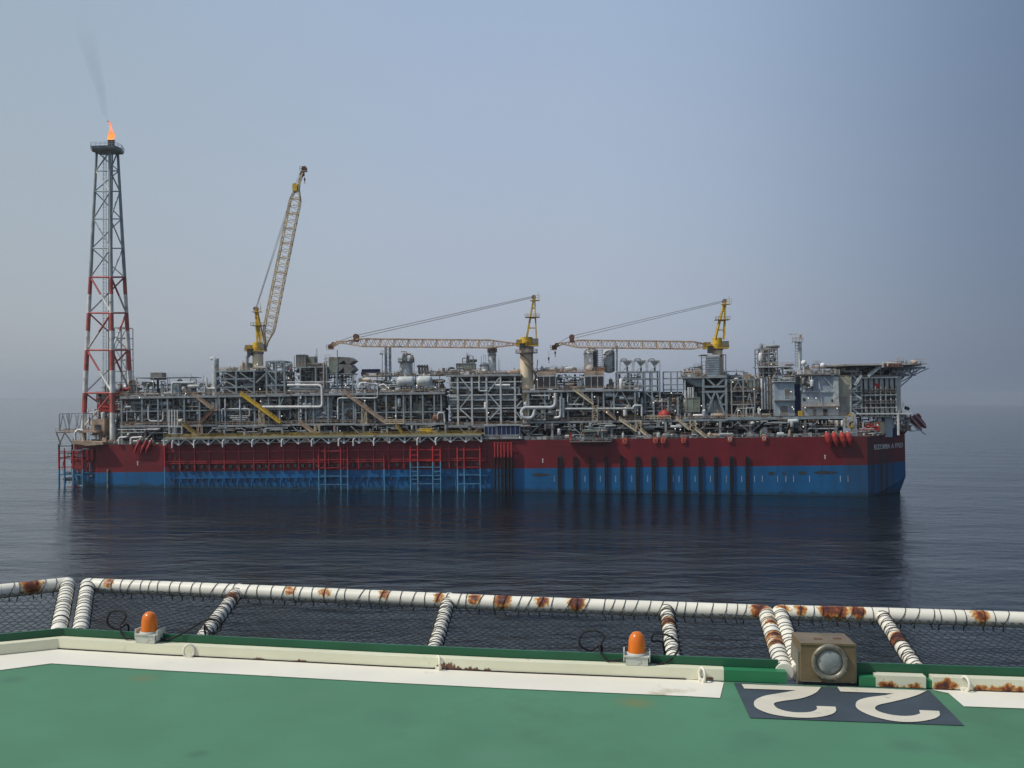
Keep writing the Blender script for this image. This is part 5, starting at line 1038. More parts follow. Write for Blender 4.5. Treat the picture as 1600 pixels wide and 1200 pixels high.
# thick red hoses hanging over the bulwark, right and left
for i, (xa_, dirn, mt, y1_) in enumerate(((1291, 1, REDP, 698), (1302, 1, REDP, 698), (1314, 1, REDP, 698), (1324, 1, REDP, 697), (219, -1, FRED, 709), (229, -1, FRED, 708), (237, -1, FRED, 707))):
    b = MB(); wpx = 8; A = []
    hs_ = [(0, 676.5), (1.5, 680), (4, 688), (6, y1_)] if dirn > 0 else [(0, 687), (-2.5, 693), (-6, 700), (-9, y1_)]
    P_ = []
    for dx_, yy in hs_: q_ = S(xa_+dx_, yy, -.8 if yy > 678 else 0.2); P_.append(q_)
    rr = [.45, 1.0, 1.1, .35] if dirn > 0 else [.3, .55, .6, .25]
    P2 = []; R2 = []
    for k in range(13):
        t_ = k/12*3; j = min(2, int(t_)); f_ = t_-j; f_ = f_; P2.append(P_[j].lerp(P_[j+1], f_)); R2.append(rr[j]*(1-f_)+rr[j+1]*f_)
    if dirn < 0: R2 = [r_*.9 for r_ in R2]
    b.tube(P2, R2, mt, 10)
    for k in range(1, 12): b.tube([P2[k]+Vector((-R2[k]*1.02, 0, 0)), P2[k]+Vector((-R2[k]*.5, -R2[k]*.9, 0)), P2[k]+Vector((R2[k]*.5, -R2[k]*.9, 0)), P2[k]+Vector((R2[k]*1.02, 0, 0))], .05, DARK, 4) if k % 3 == 0 else None
    o3 = P_[1]; lab = (['leftmost', 'second from left', 'third from left', 'rightmost'][i]+' of the four bright red hose floats draped over the bow rail') if i < 4 else (['leftmost', 'middle', 'rightmost'][i-4]+' of the three dull red hoses draped over the rail near the flare tower')
    th = local_thing('hose_float', o3, lab, 'hose', 'red hoses hanging over the hull side'); b.build('float_body', th, origin=o3)
    b = MB(); b.sphere(P_[0]+Vector((0, 0, .2)), .35, CREAM, 8); b.build('end_cap', th, origin=o3)
# blue container on the roof
a_ = S(565.5, 583, 10); c_ = S(592.5, 576.5, 10); o3 = (a_.x, 10, a_.z); th = local_thing('shipping_container', o3, 'dark blue container standing on the roof deck between the intake house and the boom rest', 'container')
b = MB(); b.box(a_.x, c_.x, 10, 12.4, a_.z, c_.z, BLUEC); b.build('body', th, origin=o3)
b = MB()
for k in range(19): x = a_.x+(c_.x-a_.x)*k/18; b.box(x-.06, x+.06, 9.9, 9.995, a_.z+.1, c_.z-.1, BLUEC)
b.build('corrugation', th, origin=o3)
# red gas bottle cabinet and white boxes at deck edge
def loose_box(name, px0, py0, px1, py1, v0, v1, m, lab, cat, grp=None):
    a_ = S(px0, py1, v0); c_ = S(px1, py0, v0); o3 = Vector((a_.x, v0, a_.z)); b = MB(); b.box(a_.x, c_.x, v0, v1, a_.z, c_.z, m); th = local_thing(name, o3, lab, cat, grp); b.build('body', th, origin=o3)
    b = MB(); b.box(a_.x-.06, c_.x+.06, v0-.06, v1+.06, c_.z+.002, c_.z+.12, m); b.build('lid', th, origin=o3); return th
loose_box('hose_cabinet', 889, 678, 893.5, 688.5, -.6, .4, REDP, 'upright red cabinet at the left end of the side platform', 'cabinet')
loose_box('storage_box', 839, 684, 845, 687, .6, 1.6, WHITE, 'flat white box on deck right of the middle crane', 'storage box'); loose_box('storage_box', 848.5, 683, 854, 687, .6, 1.6, WHITE, 'taller white box on deck right of the middle crane', 'storage box')
loose_box('tarpaulin_crate', 655, 670, 677, 676, -.5, 1.2, YEL, 'yellow crate on the side walkway near its right end', 'crate')
# free-fall lifeboats at the bow
LBR = mat('dull_red_lifeboat_paint', (.20, .03, .03), vscale=.8, rust=.1)
for i, (ax_, ay_, bx_, by_, v_) in enumerate(((1421, 651, 1440, 673, 24), (1428, 648, 1447, 669, 30))):
    A = S(ax_, ay_, v_); B = S(bx_, by_, v_); d = (B-A).normalized(); lab = 'front red lifeboat tilted nose-down on its bow ramp' if i == 0 else 'rear red lifeboat tilted nose-down behind the front one'
    th = local_thing('lifeboat', A, lab, 'lifeboat', 'lifeboats on the bow ramp'); b = MB(); Ln = (B-A).length
    b.lathe(A, [(0, 0), (.7, .2), (1.0, 1.2), (1.1, Ln*.5), (.95, Ln*.8), (.5, Ln*.95), (0, Ln)], LBR, 14, d); b.build('hull', th, origin=A)
    n_ = Vector((-d.z, 0, d.x)); n_ = n_ if n_.z > 0 else -n_
    b = MB(); b.beam(A+n_*1.1+d*.6, A+n_*1.1+d*2.4, 1.0, LBR, .8); b.build('cockpit', th, origin=A)
    b = MB(); b.beam(A+d*.3+Vector((0, -1.1, .2)), B-d*.6+Vector((0, -.95, .2)), .12, PALE, .3); b.build('stripe', th, origin=A)
b = MB()
for v_ in (22.6, 25.4, 28.6, 31.4):
    b.beam(S(1415, 655, v_), S(1446, 679, v_), .35, PALE); b.beam(S(1416, 653, v_), S(1424, 674, v_), .3, STEEL); b.beam(S(1424, 674, v_), S(1438, 672, v_), .25, STEEL); b.beam(S(1414, 656, v_), S(1402, 676, v_), .3, STEEL)
b.box(SX(1402, 22), SX(1420, 22), 20, 33, SZ(1410, 656, 22), SZ(1410, 654, 22), MID); rail(b, [S(1404, 654, 20), S(1420, 654, 20)], 1.2, PALE, 1.2, .12)
skyline(b, SX(1404, 22), SX(1418, 22), SZ(1410, 654, 22), 20, 26, 291, 2.5, 2.0, pal=[DARK, MID, PALE, STEEL]); b.cyl(S(1416, 640, 20), S(1418, 636, 20), .9, DARK, 10); b.build('lifeboat_ramp', ship)

# flare flame and smoke -------------------------------------------------------
FT = S(174, 218, 12)
m = bpy.data.materials.new('flame'); m.use_nodes = True; t = m.node_tree; t.nodes.clear(); o = N(t, 'ShaderNodeOutputMaterial'); e = N(t, 'ShaderNodeEmission'); e.inputs[1].default_value = 1.0
c = N(t, 'ShaderNodeTexCoord'); s_ = N(t, 'ShaderNodeSeparateXYZ'); mr = N(t, 'ShaderNodeMapRange'); mr.inputs[2].default_value = 7.0; rr_ = N(t, 'ShaderNodeValToRGB'); ramp_set(rr_.color_ramp, [(0, (1.5, .50, .12)), (.3, (1.2, .33, .10)), (.55, (1.15, .45, .28)), (1, (.95, .28, .18))])
nn_ = N(t, 'ShaderNodeTexNoise'); nn_.inputs['Scale'].default_value = .9; ad = N(t, 'ShaderNodeMath', operation='MULTIPLY_ADD'); ad.inputs[1].default_value = .8; 
t.links.new(c.outputs['Object'], s_.inputs[0]); t.links.new(c.outputs['Object'], nn_.inputs[0]); t.links.new(s_.outputs[2], mr.inputs[0]); t.links.new(nn_.outputs[0], ad.inputs[0]); sb = N(t, 'ShaderNodeMath', operation='SUBTRACT'); sb.inputs[1].default_value = .4
t.links.new(mr.outputs[0], ad.inputs[2]); t.links.new(ad.outputs[0], sb.inputs[0]); t.links.new(sb.outputs[0], rr_.inputs[0]); t.links.new(rr_.outputs[0], e.inputs[0]); t.links.new(e.outputs[0], o.inputs[0]); FLM = m
b = MB(); prof = [(.0, 0, .5), (.35, .8, 1.1), (.15, 1.7, 1.3), (-.25, 2.5, .95), (.25, 3.3, .7), (-.05, 4.0, .35), (-.45, 4.8, .55), (-.15, 5.6, .35), (-.7, 6.3, .4), (-.8, 7.0, .1)]
b.tube([FT+Vector((a_, 0, z_)) for a_, z_, r_ in prof], [r_*.85 for a_, z_, r_ in prof], FLM, 12)
for v_i in range(len(b.v)):
    q_ = Vector(b.v[v_i]); nv = noise.noise_vector(q_*1.4)*.55; b.v[v_i] = tuple(q_+nv)
b.tube([FT+Vector((-1.3, .3, -.2)), FT+Vector((-1.0, .3, 1.4)), FT+Vector((-.5, .3, 2.6))], [.4, .55, .1], FLM, 8)
fl = b.build('flame', None, origin=FT, M=SM); tag(fl, 'orange gas flame burning at the top of the flare tower', 'flame')
m = bpy.data.materials.new('thin_smoke'); m.use_nodes = True; t = m.node_tree; t.nodes.clear(); o = N(t, 'ShaderNodeOutputMaterial'); pv = N(t, 'ShaderNodeVolumePrincipled'); pv.inputs['Color'].default_value = (.03, .03, .03, 1); pv.inputs['Density'].default_value = .05; t.links.new(pv.outputs[0], o.inputs['Volume'])
c = N(t, 'ShaderNodeTexCoord'); s_ = N(t, 'ShaderNodeSeparateXYZ'); r = N(t, 'ShaderNodeMapRange'); r.inputs[1].default_value = 4; r.inputs[2].default_value = 42; r.inputs[3].default_value = .075; r.inputs[4].default_value = .003
n = N(t, 'ShaderNodeTexNoise'); n.inputs['Scale'].default_value = .35; k = N(t, 'ShaderNodeMath', operation='MULTIPLY'); t.links.new(c.outputs['Object'], s_.inputs[0]); t.links.new(c.outputs['Object'], n.inputs[0]); t.links.new(s_.outputs[2], r.inputs[0]); t.links.new(r.outputs[0], k.inputs[0]); t.links.new(n.outputs[0], k.inputs[1]); t.links.new(k.outputs[0], pv.inputs['Density'])
b = MB(); pth = [(171, 190, .4), (167, 176, 1.0), (163, 160, 1.3), (158, 143, 1.7), (153, 122, 2.2), (147, 102, 2.8), (141, 80, 3.3), (137, 55, 3.8), (133, 25, 4.2), (128, -20, 4.6)]
b.tube([S(x, y, 12) for x, y, r in pth], [r for x, y, r in pth], m, 14)
for i in range(len(b.v)): q_ = Vector(b.v[i]); b.v[i] = tuple(q_+noise.noise_vector(q_*.12)*1.0)
so_ = b.build('smoke_plume', None, origin=FT, M=SM); tag(so_, 'faint grey smoke drifting up from the flare flame', 'smoke')
tag(so_, kind='stuff')

# ================================================================= FOREGROUND HELIDECK
def D(px, py, z=0.0):
    d = ray(px, py); return CP + d*((DZ+z-CP.z)/d.z)
def Dd(px, dist, z):       # point on the ray's vertical plane at horizontal distance (y) and deck height z
    d = ray(px, 1000); return Vector((d.x/d.y*dist, dist, DZ+z))
GREEN = mat('green_deck_paint', (.074, .207, .117), rough=.62, var=.09, vscale=1.3, rust=.20, rscale=.55, rustcol=(.066, .165, .092), bump=.3, spec=.35)
def spots_on(m, spots):
    t = m.node_tree; pb = next(n for n in t.nodes if n.type == 'BSDF_PRINCIPLED'); src = pb.inputs['Base Color'].links[0].from_socket; c = N(t, 'ShaderNodeTexCoord')
    nn = N(t, 'ShaderNodeTexNoise'); nn.inputs['Scale'].default_value = 7; nn.inputs['Detail'].default_value = 6; t.links.new(c.outputs['Object'], nn.inputs[0])
    for (p_, r_, col, am) in spots:
        d = N(t, 'ShaderNodeVectorMath', operation='DISTANCE'); d.inputs[1].default_value = p_; t.links.new(c.outputs['Object'], d.inputs[0])
        r = N(t, 'ShaderNodeMapRange', interpolation_type='SMOOTHSTEP'); r.inputs[1].default_value = 0; r.inputs[2].default_value = r_; r.inputs[3].default_value = am; r.inputs[4].default_value = 0; t.links.new(d.outputs['Value'], r.inputs[0])
        k = N(t, 'ShaderNodeMath', operation='MULTIPLY'); t.links.new(r.outputs[0], k.inputs[0]); t.links.new(nn.outputs[0], k.inputs[1])
        q = N(t, 'ShaderNodeMix', data_type='RGBA'); t.links.new(k.outputs[0], q.inputs[0]); t.links.new(src, q.inputs[6]); q.inputs[7].default_value = (*col, 1); src = q.outputs[2]
    t.links.new(src, pb.inputs['Base Color'])
spots_on(GREEN, [(tuple(D(x, y)-Vector((0, 6, DZ))), r, col, am) for x, y, r, col, am in ((992, 1098, .16, (.20, .17, .05), .9), (222, 1060, .14, (.16, .16, .06), .8), (618, 1120, .25, (.05, .13, .08), .7), (1185, 1160, .3, (.05, .13, .08), .6), (310, 1178, .08, (.04, .08, .05), 1.0), (20, 1062, .12, (.05, .11, .08), .8), (780, 1180, .3, (.10, .22, .14), .7), (1420, 1165, .2, (.05, .12, .08), .7), (500, 1090, .22, (.10, .21, .13), .6))])
GREENK = mat('dark_green_rim_paint', (.018, .10, .05), rough=.4, var=.15, vscale=2.5, spec=.4)
GREENB = mat('bright_green_kerb_paint', (.03, .20, .085), rough=.4, var=.15, vscale=2.5, spec=.4)
WD = mat('white_deck_paint', (.74, .71, .61), rough=.6, var=.06, vscale=1.5, rust=.05, rscale=1.6, rustcol=(.45, .40, .28))
KW = mat('white_kerb_paint', (.73, .72, .54), rough=.5, var=.08, vscale=2.0, rust=.10, rscale=2.5, rustcol=(.30, .24, .14))
GREYP = mat('dark_grey_deck_paint', (.045, .06, .075), rough=.6, var=.2, vscale=3)
CRM = mat('cream_marking_paint', (.62, .58, .47), rough=.6, var=.10, vscale=3, rust=.12, rscale=9, rustcol=(.30, .30, .26))
LOC = Vector((0, 6, DZ)); hel = empty('helideck', loc=LOC)
tag(hel, 'green helicopter landing deck in the foreground with a white painted border and a number', 'helideck')
edge_px = [(0, 1024.5), (91, 1015), (250, 1024.5), (400, 1032), (600, 1042.5), (800, 1052), (1080, 1063), (1330, 1073), (1600, 1082.5)]
bord_px = [(0, 1048), (80, 1037.5), (250, 1048), (400, 1056), (600, 1067), (800, 1077), (1080, 1089), (1330, 1099), (1600, 1108)]
E = [D(x, y) for x, y in edge_px]; E = [E[0]+(E[0]-E[1])*2.2]+E+[E[-1]+(E[-1]-E[-2])*1.2]
BD = [D(x, y) for x, y in bord_px]; BD = [BD[0]+(BD[0]-BD[1])*2.2]+BD+[BD[-1]+(BD[-1]-BD[-2])*1.2]
far = [Vector((11, -2, DZ)), Vector((6, -9, DZ)), Vector((-6, -9, DZ)), Vector((-11, -2, DZ))]
poly = E+far; n_ = len(poly); b = MB()
b.add([p_ for p_ in poly]+[p_-Vector((0, 0, .5)) for p_ in poly], [tuple(range(n_-1, -1, -1)), tuple(range(n_, 2*n_))]+[(i, (i+1) % n_, n_+(i+1) % n_, n_+i) for i in range(n_)], GREEN)
b.build('deck_surface', hel, origin=LOC)
b = MB()
for k in range(-4, 5): b.beam((k*2.2, 5.2, DZ-.8), (k*2.2, -8, DZ-.8), .3, STEEL, .5)
b.build('support_beam', hel, origin=LOC)
def strip(b, A, Bp, m, z, i0, i1):
    for i in range(i0, i1):
        b.add([A[i]+Vector((0, 0, z)), A[i+1]+Vector((0, 0, z)), Bp[i+1]+Vector((0, 0, z)), Bp[i]+Vector((0, 0, z))], [(3, 2, 1, 0)], m)
# white border: from far left to px 1123, then from px 1462 on
b = MB(); strip(b, E, BD, WD, .004, 0, 7)
e1 = E[7]; d1 = BD[7]
b.add([E[7]+Vector((0, 0, .004)), D(1131, 1066, .004), D(1125, 1090.5, .004), BD[7]+Vector((0, 0, .004))], [(3, 2, 1, 0)], WD)
b.build('white_border', hel, origin=LOC); b = MB(); b.add([D(1456, 1077.5, .004), D(1600, 1082.5, .004), BD[9]+Vector((0, 0, .004)), D(1506, 1103.5, .004), D(1482, 1083, .004)], [(4, 3, 2, 1, 0)], WD)
b.add([E[9]+Vector((0, 0, .004)), E[10]+Vector((0, 0, .004)), BD[10]+Vector((0, 0, .004)), BD[9]+Vector((0, 0, .004))], [(3, 2, 1, 0)], WD)
b.build('white_border', hel, origin=LOC)
Zp = lambda x, y: (1140+x/3.478, 900+y/3.478)
def flat(pts, m, z, name, lab=None):
    b = MB(); b.add([D(x, y, z) for x, y in pts], [tuple(range(len(pts)-1, -1, -1))], m); o_ = b.build(name, hel, origin=LOC)
    if lab: o_['label'] = lab
    return o_
flat([Zp(22, 580), Zp(500, 601), Zp(1085, 621), Zp(1275, 812), Zp(680, 791), Zp(110, 770)], GREYP, .004, 'number_panel')
def smooth_poly(pts, keep):
    out_ = []
    n_ = len(pts)
    for i in range(n_):
        p0, p1, p2, p3 = pts[(i-1) % n_], pts[i], pts[(i+1) % n_], pts[(i+2) % n_]
        out_.append(p1)
        if i in keep or (i+1) % n_ in keep: 
            continue
        for k in (1, 2, 3):
            s_ = k/4; out_.append(tuple(.5*((2*p1[j])+(-p0[j]+p2[j])*s_+(2*p0[j]-5*p1[j]+4*p2[j]-p3[j])*s_*s_+(-p0[j]+3*p1[j]-3*p2[j]+p3[j])*s_**3) for j in (0, 1)))
    return out_
dg1 = [(65, 587), (497, 603), (480, 625), (440, 648), (380, 666), (300, 677), (250, 687), (242, 700), (262, 719), (310, 734), (370, 741), (430, 739), (462, 731), (476, 720), (472, 706), (575, 710), (580, 728), (560, 748), (500, 764), (420, 770), (320, 765), (220, 748), (150, 720), (132, 695), (145, 670), (200, 648), (280, 635), (362, 621), (80, 611)]
dg2 = [(585, 602), (1072, 622), (1030, 643), (960, 665), (880, 684), (810, 700), (790, 718), (810, 735), (870, 752), (940, 760), (1000, 757), (1036, 745), (1030, 728), (1140, 733), (1143, 755), (1110, 775), (1030, 790), (940, 792), (850, 780), (760, 755), (700, 725), (685, 700), (700, 675), (760, 658), (850, 647), (892, 638), (602, 627)]
flat([Zp(*p_) for p_ in smooth_poly(dg1, {0, 1, 14, 15, 27, 28, 26})], CRM, .008, 'painted_digit', 'digit 2 on the left, upside down from here')
flat([Zp(*p_) for p_ in smooth_poly(dg2, {0, 1, 12, 13, 25, 26, 24})], CRM, .008, 'painted_digit', 'digit 2 on the right, upside down from here')
# kerb and rim follow the edge
def offs(P, k):
    out_ = []
    for i in range(len(P)):
        a_ = P[max(i-1, 0)]; c_ = P[min(i+1, len(P)-1)]; d = (c_-a_); d.z = 0; d.normalize(); nrm = Vector((-d.y, d.x, 0)); 
        if nrm.y < 0: nrm = -nrm
        out_.append(P[i]+nrm*k)
    return out_
def kerb(b, P, o0, o1, z0, z1, m, close=True):
    A = offs(P, o0); Bq = offs(P, o1); z0v = Vector((0, 0, z0)); z1v = Vector((0, 0, z1))
    for i in range(len(P)-1):
        v8 = [A[i]+z0v, A[i+1]+z0v, Bq[i+1]+z0v, Bq[i]+z0v, A[i]+z1v, A[i+1]+z1v, Bq[i+1]+z1v, Bq[i]+z1v]
        b.add(v8, [(0, 1, 5, 4), (4, 5, 6, 7), (3, 7, 6, 2), (0, 3, 2, 1)], m)
    b.add([A[0]+z0v, Bq[0]+z0v, Bq[0]+z1v, A[0]+z1v], [(0, 1, 2, 3)], m); b.add([A[-1]+z0v, Bq[-1]+z0v, Bq[-1]+z1v, A[-1]+z1v], [(3, 2, 1, 0)], m)
ek = E[:8]+[D(1131, 1065.3)]
b = MB(); kerb(b, ek, 0, .075, .006, .073, KW); ko = b.build('kerb', hel, origin=LOC)
b = MB(); kerb(b, [D(1131.6, 1065.4), D(1229, 1069)], 0, .07, .006, .072, GREENB); b.build('green_kerb', hel, origin=LOC); b = MB(); kerb(b, [D(1343, 1073.4), D(1368, 1074.2)], 0, .07, .006, .06, GREENB); b.build('green_kerb', hel, origin=LOC); b = MB(); kerb(b, [D(1447.5, 1077), D(1457, 1077.4)], .01, .07, .006, .05, GREENB); b.build('green_kerb', hel, origin=LOC)
RUSTK = bpy.data.materials.new('x')
def rustmat(name, col):
    m = bpy.data.materials.new(name); m.use_nodes = True; t = m.node_tree; t.nodes.clear(); o = N(t, 'ShaderNodeOutputMaterial'); p = N(t, 'ShaderNodeBsdfPrincipled'); p.inputs['Roughness'].default_value = .5; t.links.new(p.outputs[0], o.inputs[0])
    at = N(t, 'ShaderNodeAttribute', attribute_name='rust'); c = N(t, 'ShaderNodeTexCoord'); n = N(t, 'ShaderNodeTexNoise'); n.inputs['Scale'].default_value = 28; n.inputs['Detail'].default_value = 8; n.inputs['Roughness'].default_value = .7; t.links.new(c.outputs['Object'], n.inputs[0])
    s1 = N(t, 'ShaderNodeMath', operation='MULTIPLY_ADD'); s1.inputs[1].default_value = 1.6; s1.inputs[2].default_value = -.8; t.links.new(n.outputs[0], s1.inputs[0]); s2 = N(t, 'ShaderNodeMath', operation='ADD'); t.links.new(s1.outputs[0], s2.inputs[0]); t.links.new(at.outputs['Fac'], s2.inputs[1])
    r = N(t, 'ShaderNodeValToRGB'); ramp_set(r.color_ramp, [(0, col), (.26, col), (.36, (.62, .42, .16)), (.5, (.42, .14, .03)), (.72, (.14, .035, .015)), (1, (.05, .015, .01))])
    n3 = N(t, 'ShaderNodeTexNoise'); n3.inputs['Scale'].default_value = 3; n3.inputs['Detail'].default_value = 5; t.links.new(c.outputs['Object'], n3.inputs[0]); r3 = N(t, 'ShaderNodeMapRange'); r3.inputs[1].default_value = .3; r3.inputs[2].default_value = .7; r3.inputs[3].default_value = .9; r3.inputs[4].default_value = 1.05; t.links.new(n3.outputs[0], r3.inputs[0])
    vs_ = N(t, 'ShaderNodeVectorMath', operation='SCALE'); t.links.new(s2.outputs[0], r.inputs[0]); t.links.new(r.outputs[0], vs_.inputs[0]); t.links.new(r3.outputs[0], vs_.inputs['Scale']); t.links.new(vs_.outputs[0], p.inputs['Base Color']); return m
RKW = rustmat('rusting_kerb_paint', (.70, .69, .54)); RPW = rustmat('rusting_white_pipe_paint', (.80, .77, .66))
def paint_rust(b, spots):
    b.vc = [max([0]+[s*max(0, 1-(Vector(v)-c).length/r) for c, r, s in spots]) for v in b.v]
# rusty kerb pieces at right (and rust patches on the main kerb as thin flakes)
def kerb_piece(pxs, spots, name='kerb_piece'):
    b = MB(); x0_, y0_ = pxs[0]; x1_, y1_ = pxs[1]; n_ = 60; P = [D(x0_+(x1_-x0_)*i/n_, y0_+(y1_-y0_)*i/n_) for i in range(n_+1)]; A = offs(P, 0); Bq = offs(P, .075)
    zs_ = [.006, .02, .035, .05, .073]
    vs = []
    for i in range(n_+1):
        for z_ in zs_: vs.append(A[i]+Vector((0, 0, z_)))
        vs.append(Bq[i]+Vector((0, 0, .073))); vs.append(Bq[i]+Vector((0, 0, .006)))
    k = len(zs_)+2; fs = [(i*k+j, (i+1)*k+j, (i+1)*k+j+1, i*k+j+1) for i in range(n_) for j in range(k-1)]
    fs += [tuple(range(k-1, -1, -1)), tuple(range(n_*k, n_*k+k))]
    b.add(vs, fs, RKW); paint_rust(b, [(D(x, y)+Vector((0, .01, z)), r, s) for x, y, z, r, s in spots]); return b.build(name, hel, origin=LOC)
kerb_piece([(1368.5, 1074.3), (1447, 1077)], [(1383, 1075, .015, .05, 1.0), (1391, 1075, .012, .05, 1.05), (1399, 1075, .01, .04, .85), (1412, 1075.8, .0, .04, .7), (1424, 1076.3, .005, .045, .85), (1434, 1076.6, .01, .045, .95), (1440, 1076.8, .01, .03, .8)])
kerb_piece([(1457.5, 1077.5), (1700, 1086)], [(1468, 1078, .02, .05, .9), (1478, 1078.3, .03, .06, 1.1), (1489, 1078.6, .02, .05, .9), (1530, 1080, .01, .05, .95), (1541, 1080.3, .012, .05, .9), (1553, 1080.7, .01, .045, .8), (1566, 1081.2, .01, .05, .9), (1578, 1081.7, .015, .05, .95), (1592, 1082, .01, .05, .9)])
b = MB(); kerb(b, E[2:7]+[D(1072, 1062.8)], -.006, -.001, .0045, .011, BLACK); b.build('joint_line', hel, origin=LOC)
b = MB(); kerb(b, E[:8]+[D(1131, 1065.3), D(1219, 1069)], .085, .105, -.02, .122, GREENK); b.build('rim_plate', hel, origin=LOC)
b = MB(); kerb(b, [D(1343, 1073.4), E[9], E[10]], .085, .105, -.02, .122, GREENK); b.build('rim_plate', hel, origin=LOC)
# local rust stains on the kerb face
for x_, y_, w_, h_, sd_ in ((405, 1029, 10, 4, 1), (470, 1032.5, 13, 4, 2), (700, 1044, 22, 12, 3), (738, 1046.5, 14, 6, 4), (762, 1046, 6, 6, 5), (1110, 1063, 12, 6, 6)):
    b = MB(); P = []
    r_ = random.Random(sd_); c_ = D(x_, y_+3); base = min(range(1, 8), key=lambda i: abs(E[i].x-c_.x)); 
    A_, B_ = (E[base-1], E[base]) if E[base].x > c_.x else (E[base], E[base+1]); d = (B_-A_); d.z = 0; d.normalize(); nv = Vector((-d.y, d.x, 0)); nv = nv if nv.y > 0 else -nv
    q_ = A_+d*((c_-A_).dot(d)); ww = w_*.0041; hh = h_*.0041
    pts = []
    N_ = 26
    for k in range(N_+1): pts.append((-ww+2*ww*k/N_, .008))
    for k in range(N_, -1, -1): pts.append((-ww+2*ww*k/N_, .009+hh*(.2+.8*r_.random())*math.sin(math.pi*(k+.5)/(N_+1))**.6))
    b.add([q_+d*u_+Vector((0, 0, w__))-nv*.0025 for u_, w__ in pts], [tuple(range(len(pts)))], RUSTY); b.build('rust_patch', ko, origin=LOC)
    ko_ = None
# tie-down rings
for x_, y_, sp_ in ((295, 1028, .8), (685, 1047, .35), (1097, 1066, .35), (1508, 1080.5, .35)):
    c_ = D(x_, y_); b = MB(); ax = Vector((sp_, -1, 0)).normalized() if sp_ > .5 else Vector((.35, -1, 0)).normalized(); w_ = .03
    side = Vector((1, .2, 0)).normalized() if sp_ > .5 else Vector((.35, -1, 0)).normalized()
    pts = [c_+side*w_*math.cos(a_)*1.1+Vector((0, 0, .045+.042*math.sin(a_))) for a_ in [2*math.pi*k/16 for k in range(17)]]
    b.tube(pts, .008, WD, 7); b.box(c_.x-.02, c_.x+.02, c_.y-.01, c_.y+.02, DZ+.004, DZ+.02, WD); b.build('tie_down_ring', hel, origin=LOC)

# ---- safety net panels
NETM = mat('dark_net_cord', (.02, .026, .026), rough=.8, var=.3, vscale=8)
CORD = mat('black_lashing_cord', (.03, .028, .028), rough=.8, var=.3, vscale=8)
PR_ = .055
def pipe_dense(b, p, q, r, m, n=14, step=.03):
    p = Vector(p); q = Vector(q); k = max(2, int((q-p).length/step)); b.tube([p.lerp(q, i/k) for i in range(k+1)], r, m, n)
def loops(b, p, q, r, sp, cross=False, seed=0):
    rr = random.Random(seed); p = Vector(p); q = Vector(q); d = (q-p); Ln = d.length; d.normalize(); u = Vector((0, 0, 1)); a_ = d.cross(u).normalized(); c_ = a_.cross(d)
    k = int(Ln/sp)
    for i in range(k):
        s0 = (i+.5+rr.uniform(-.28, .28))*sp; tl = rr.uniform(-.008, .035)
        pts = [p+d*(s0+tl*math.sin(t_)+rr.uniform(-.001, .001))+(a_*math.cos(t_)+c_*math.sin(t_))*(r+.004) for t_ in [2*math.pi*j/14 for j in range(15)]]
        b.tube(pts, .0026, CORD, 4)
        pts2 = p+d*s0-c_*(r+.004); b.tube([pts2, pts2+Vector((rr.uniform(-.01, .02), -.012, -.03))], .005, CORD, 4)
    if cross:
        for sg in (1, -1):
            turns = Ln/.10; K = int(turns*12); pts = [p+d*(Ln*j/K)+(a_*math.cos(sg*2*math.pi*turns*j/K)+c_*math.sin(sg*2*math.pi*turns*j/K))*(r+.0045) for j in range(K+1)]
            b.tube(pts, .0026, CORD, 4)
def net_mesh(b, A0, A1, B0, B1, cw=.058, ch=.10, sag=.05):
    """A = inner edge, B = outer edge"""
    L_ = ((A1-A0).length+(B1-B0).length)/2; Wd = (B0-A0).length; nu = max(2, int(L_/cw)); nv = max(2, int(Wd/(ch*.5)))
    def P(u_, w_):
        u_ = min(max(u_, 0), 1); w_ = min(max(w_, 0), 1); q_ = (A0.lerp(A1, u_)).lerp(B0.lerp(B1, u_), w_); q_ = q_+Vector((0, 0, -sag*math.sin(math.pi*w_)*(.7+.3*math.sin(9*u_))))
        return q_+Vector((noise.noise(q_*9)*.006, noise.noise(q_*9+Vector((5, 5, 5)))*.01, 0))
    rw = .0027
    def wire(p, q):
        d = (q-p); 
        if d.length < 1e-5: return
        d.normalize(); a_ = d.cross(Vector((0, 0, 1))).normalized(); c_ = a_.cross(d); vs = []
        for e_ in (p, q):
            for t_ in (0, 2.094, 4.189): vs.append(e_+(a_*math.cos(t_)+c_*math.sin(t_))*rw)
        b.add(vs, [(0, 1, 4, 3), (1, 2, 5, 4), (2, 0, 3, 5)], NETM)
    for j in range(nv):
        for i in range(nu):
            o_ = .5*(j % 2); x_ = (i+o_)/nu; y_ = j/nv
            p0 = P(x_, y_+.0); p1 = P(x_, y_+.35/nv)           # short upright
            wire(p0, p1); l_ = P(x_-.5/nu, y_+1/nv); r_ = P(x_+.5/nu, y_+1/nv); wire(p1, l_); wire(p1, r_)
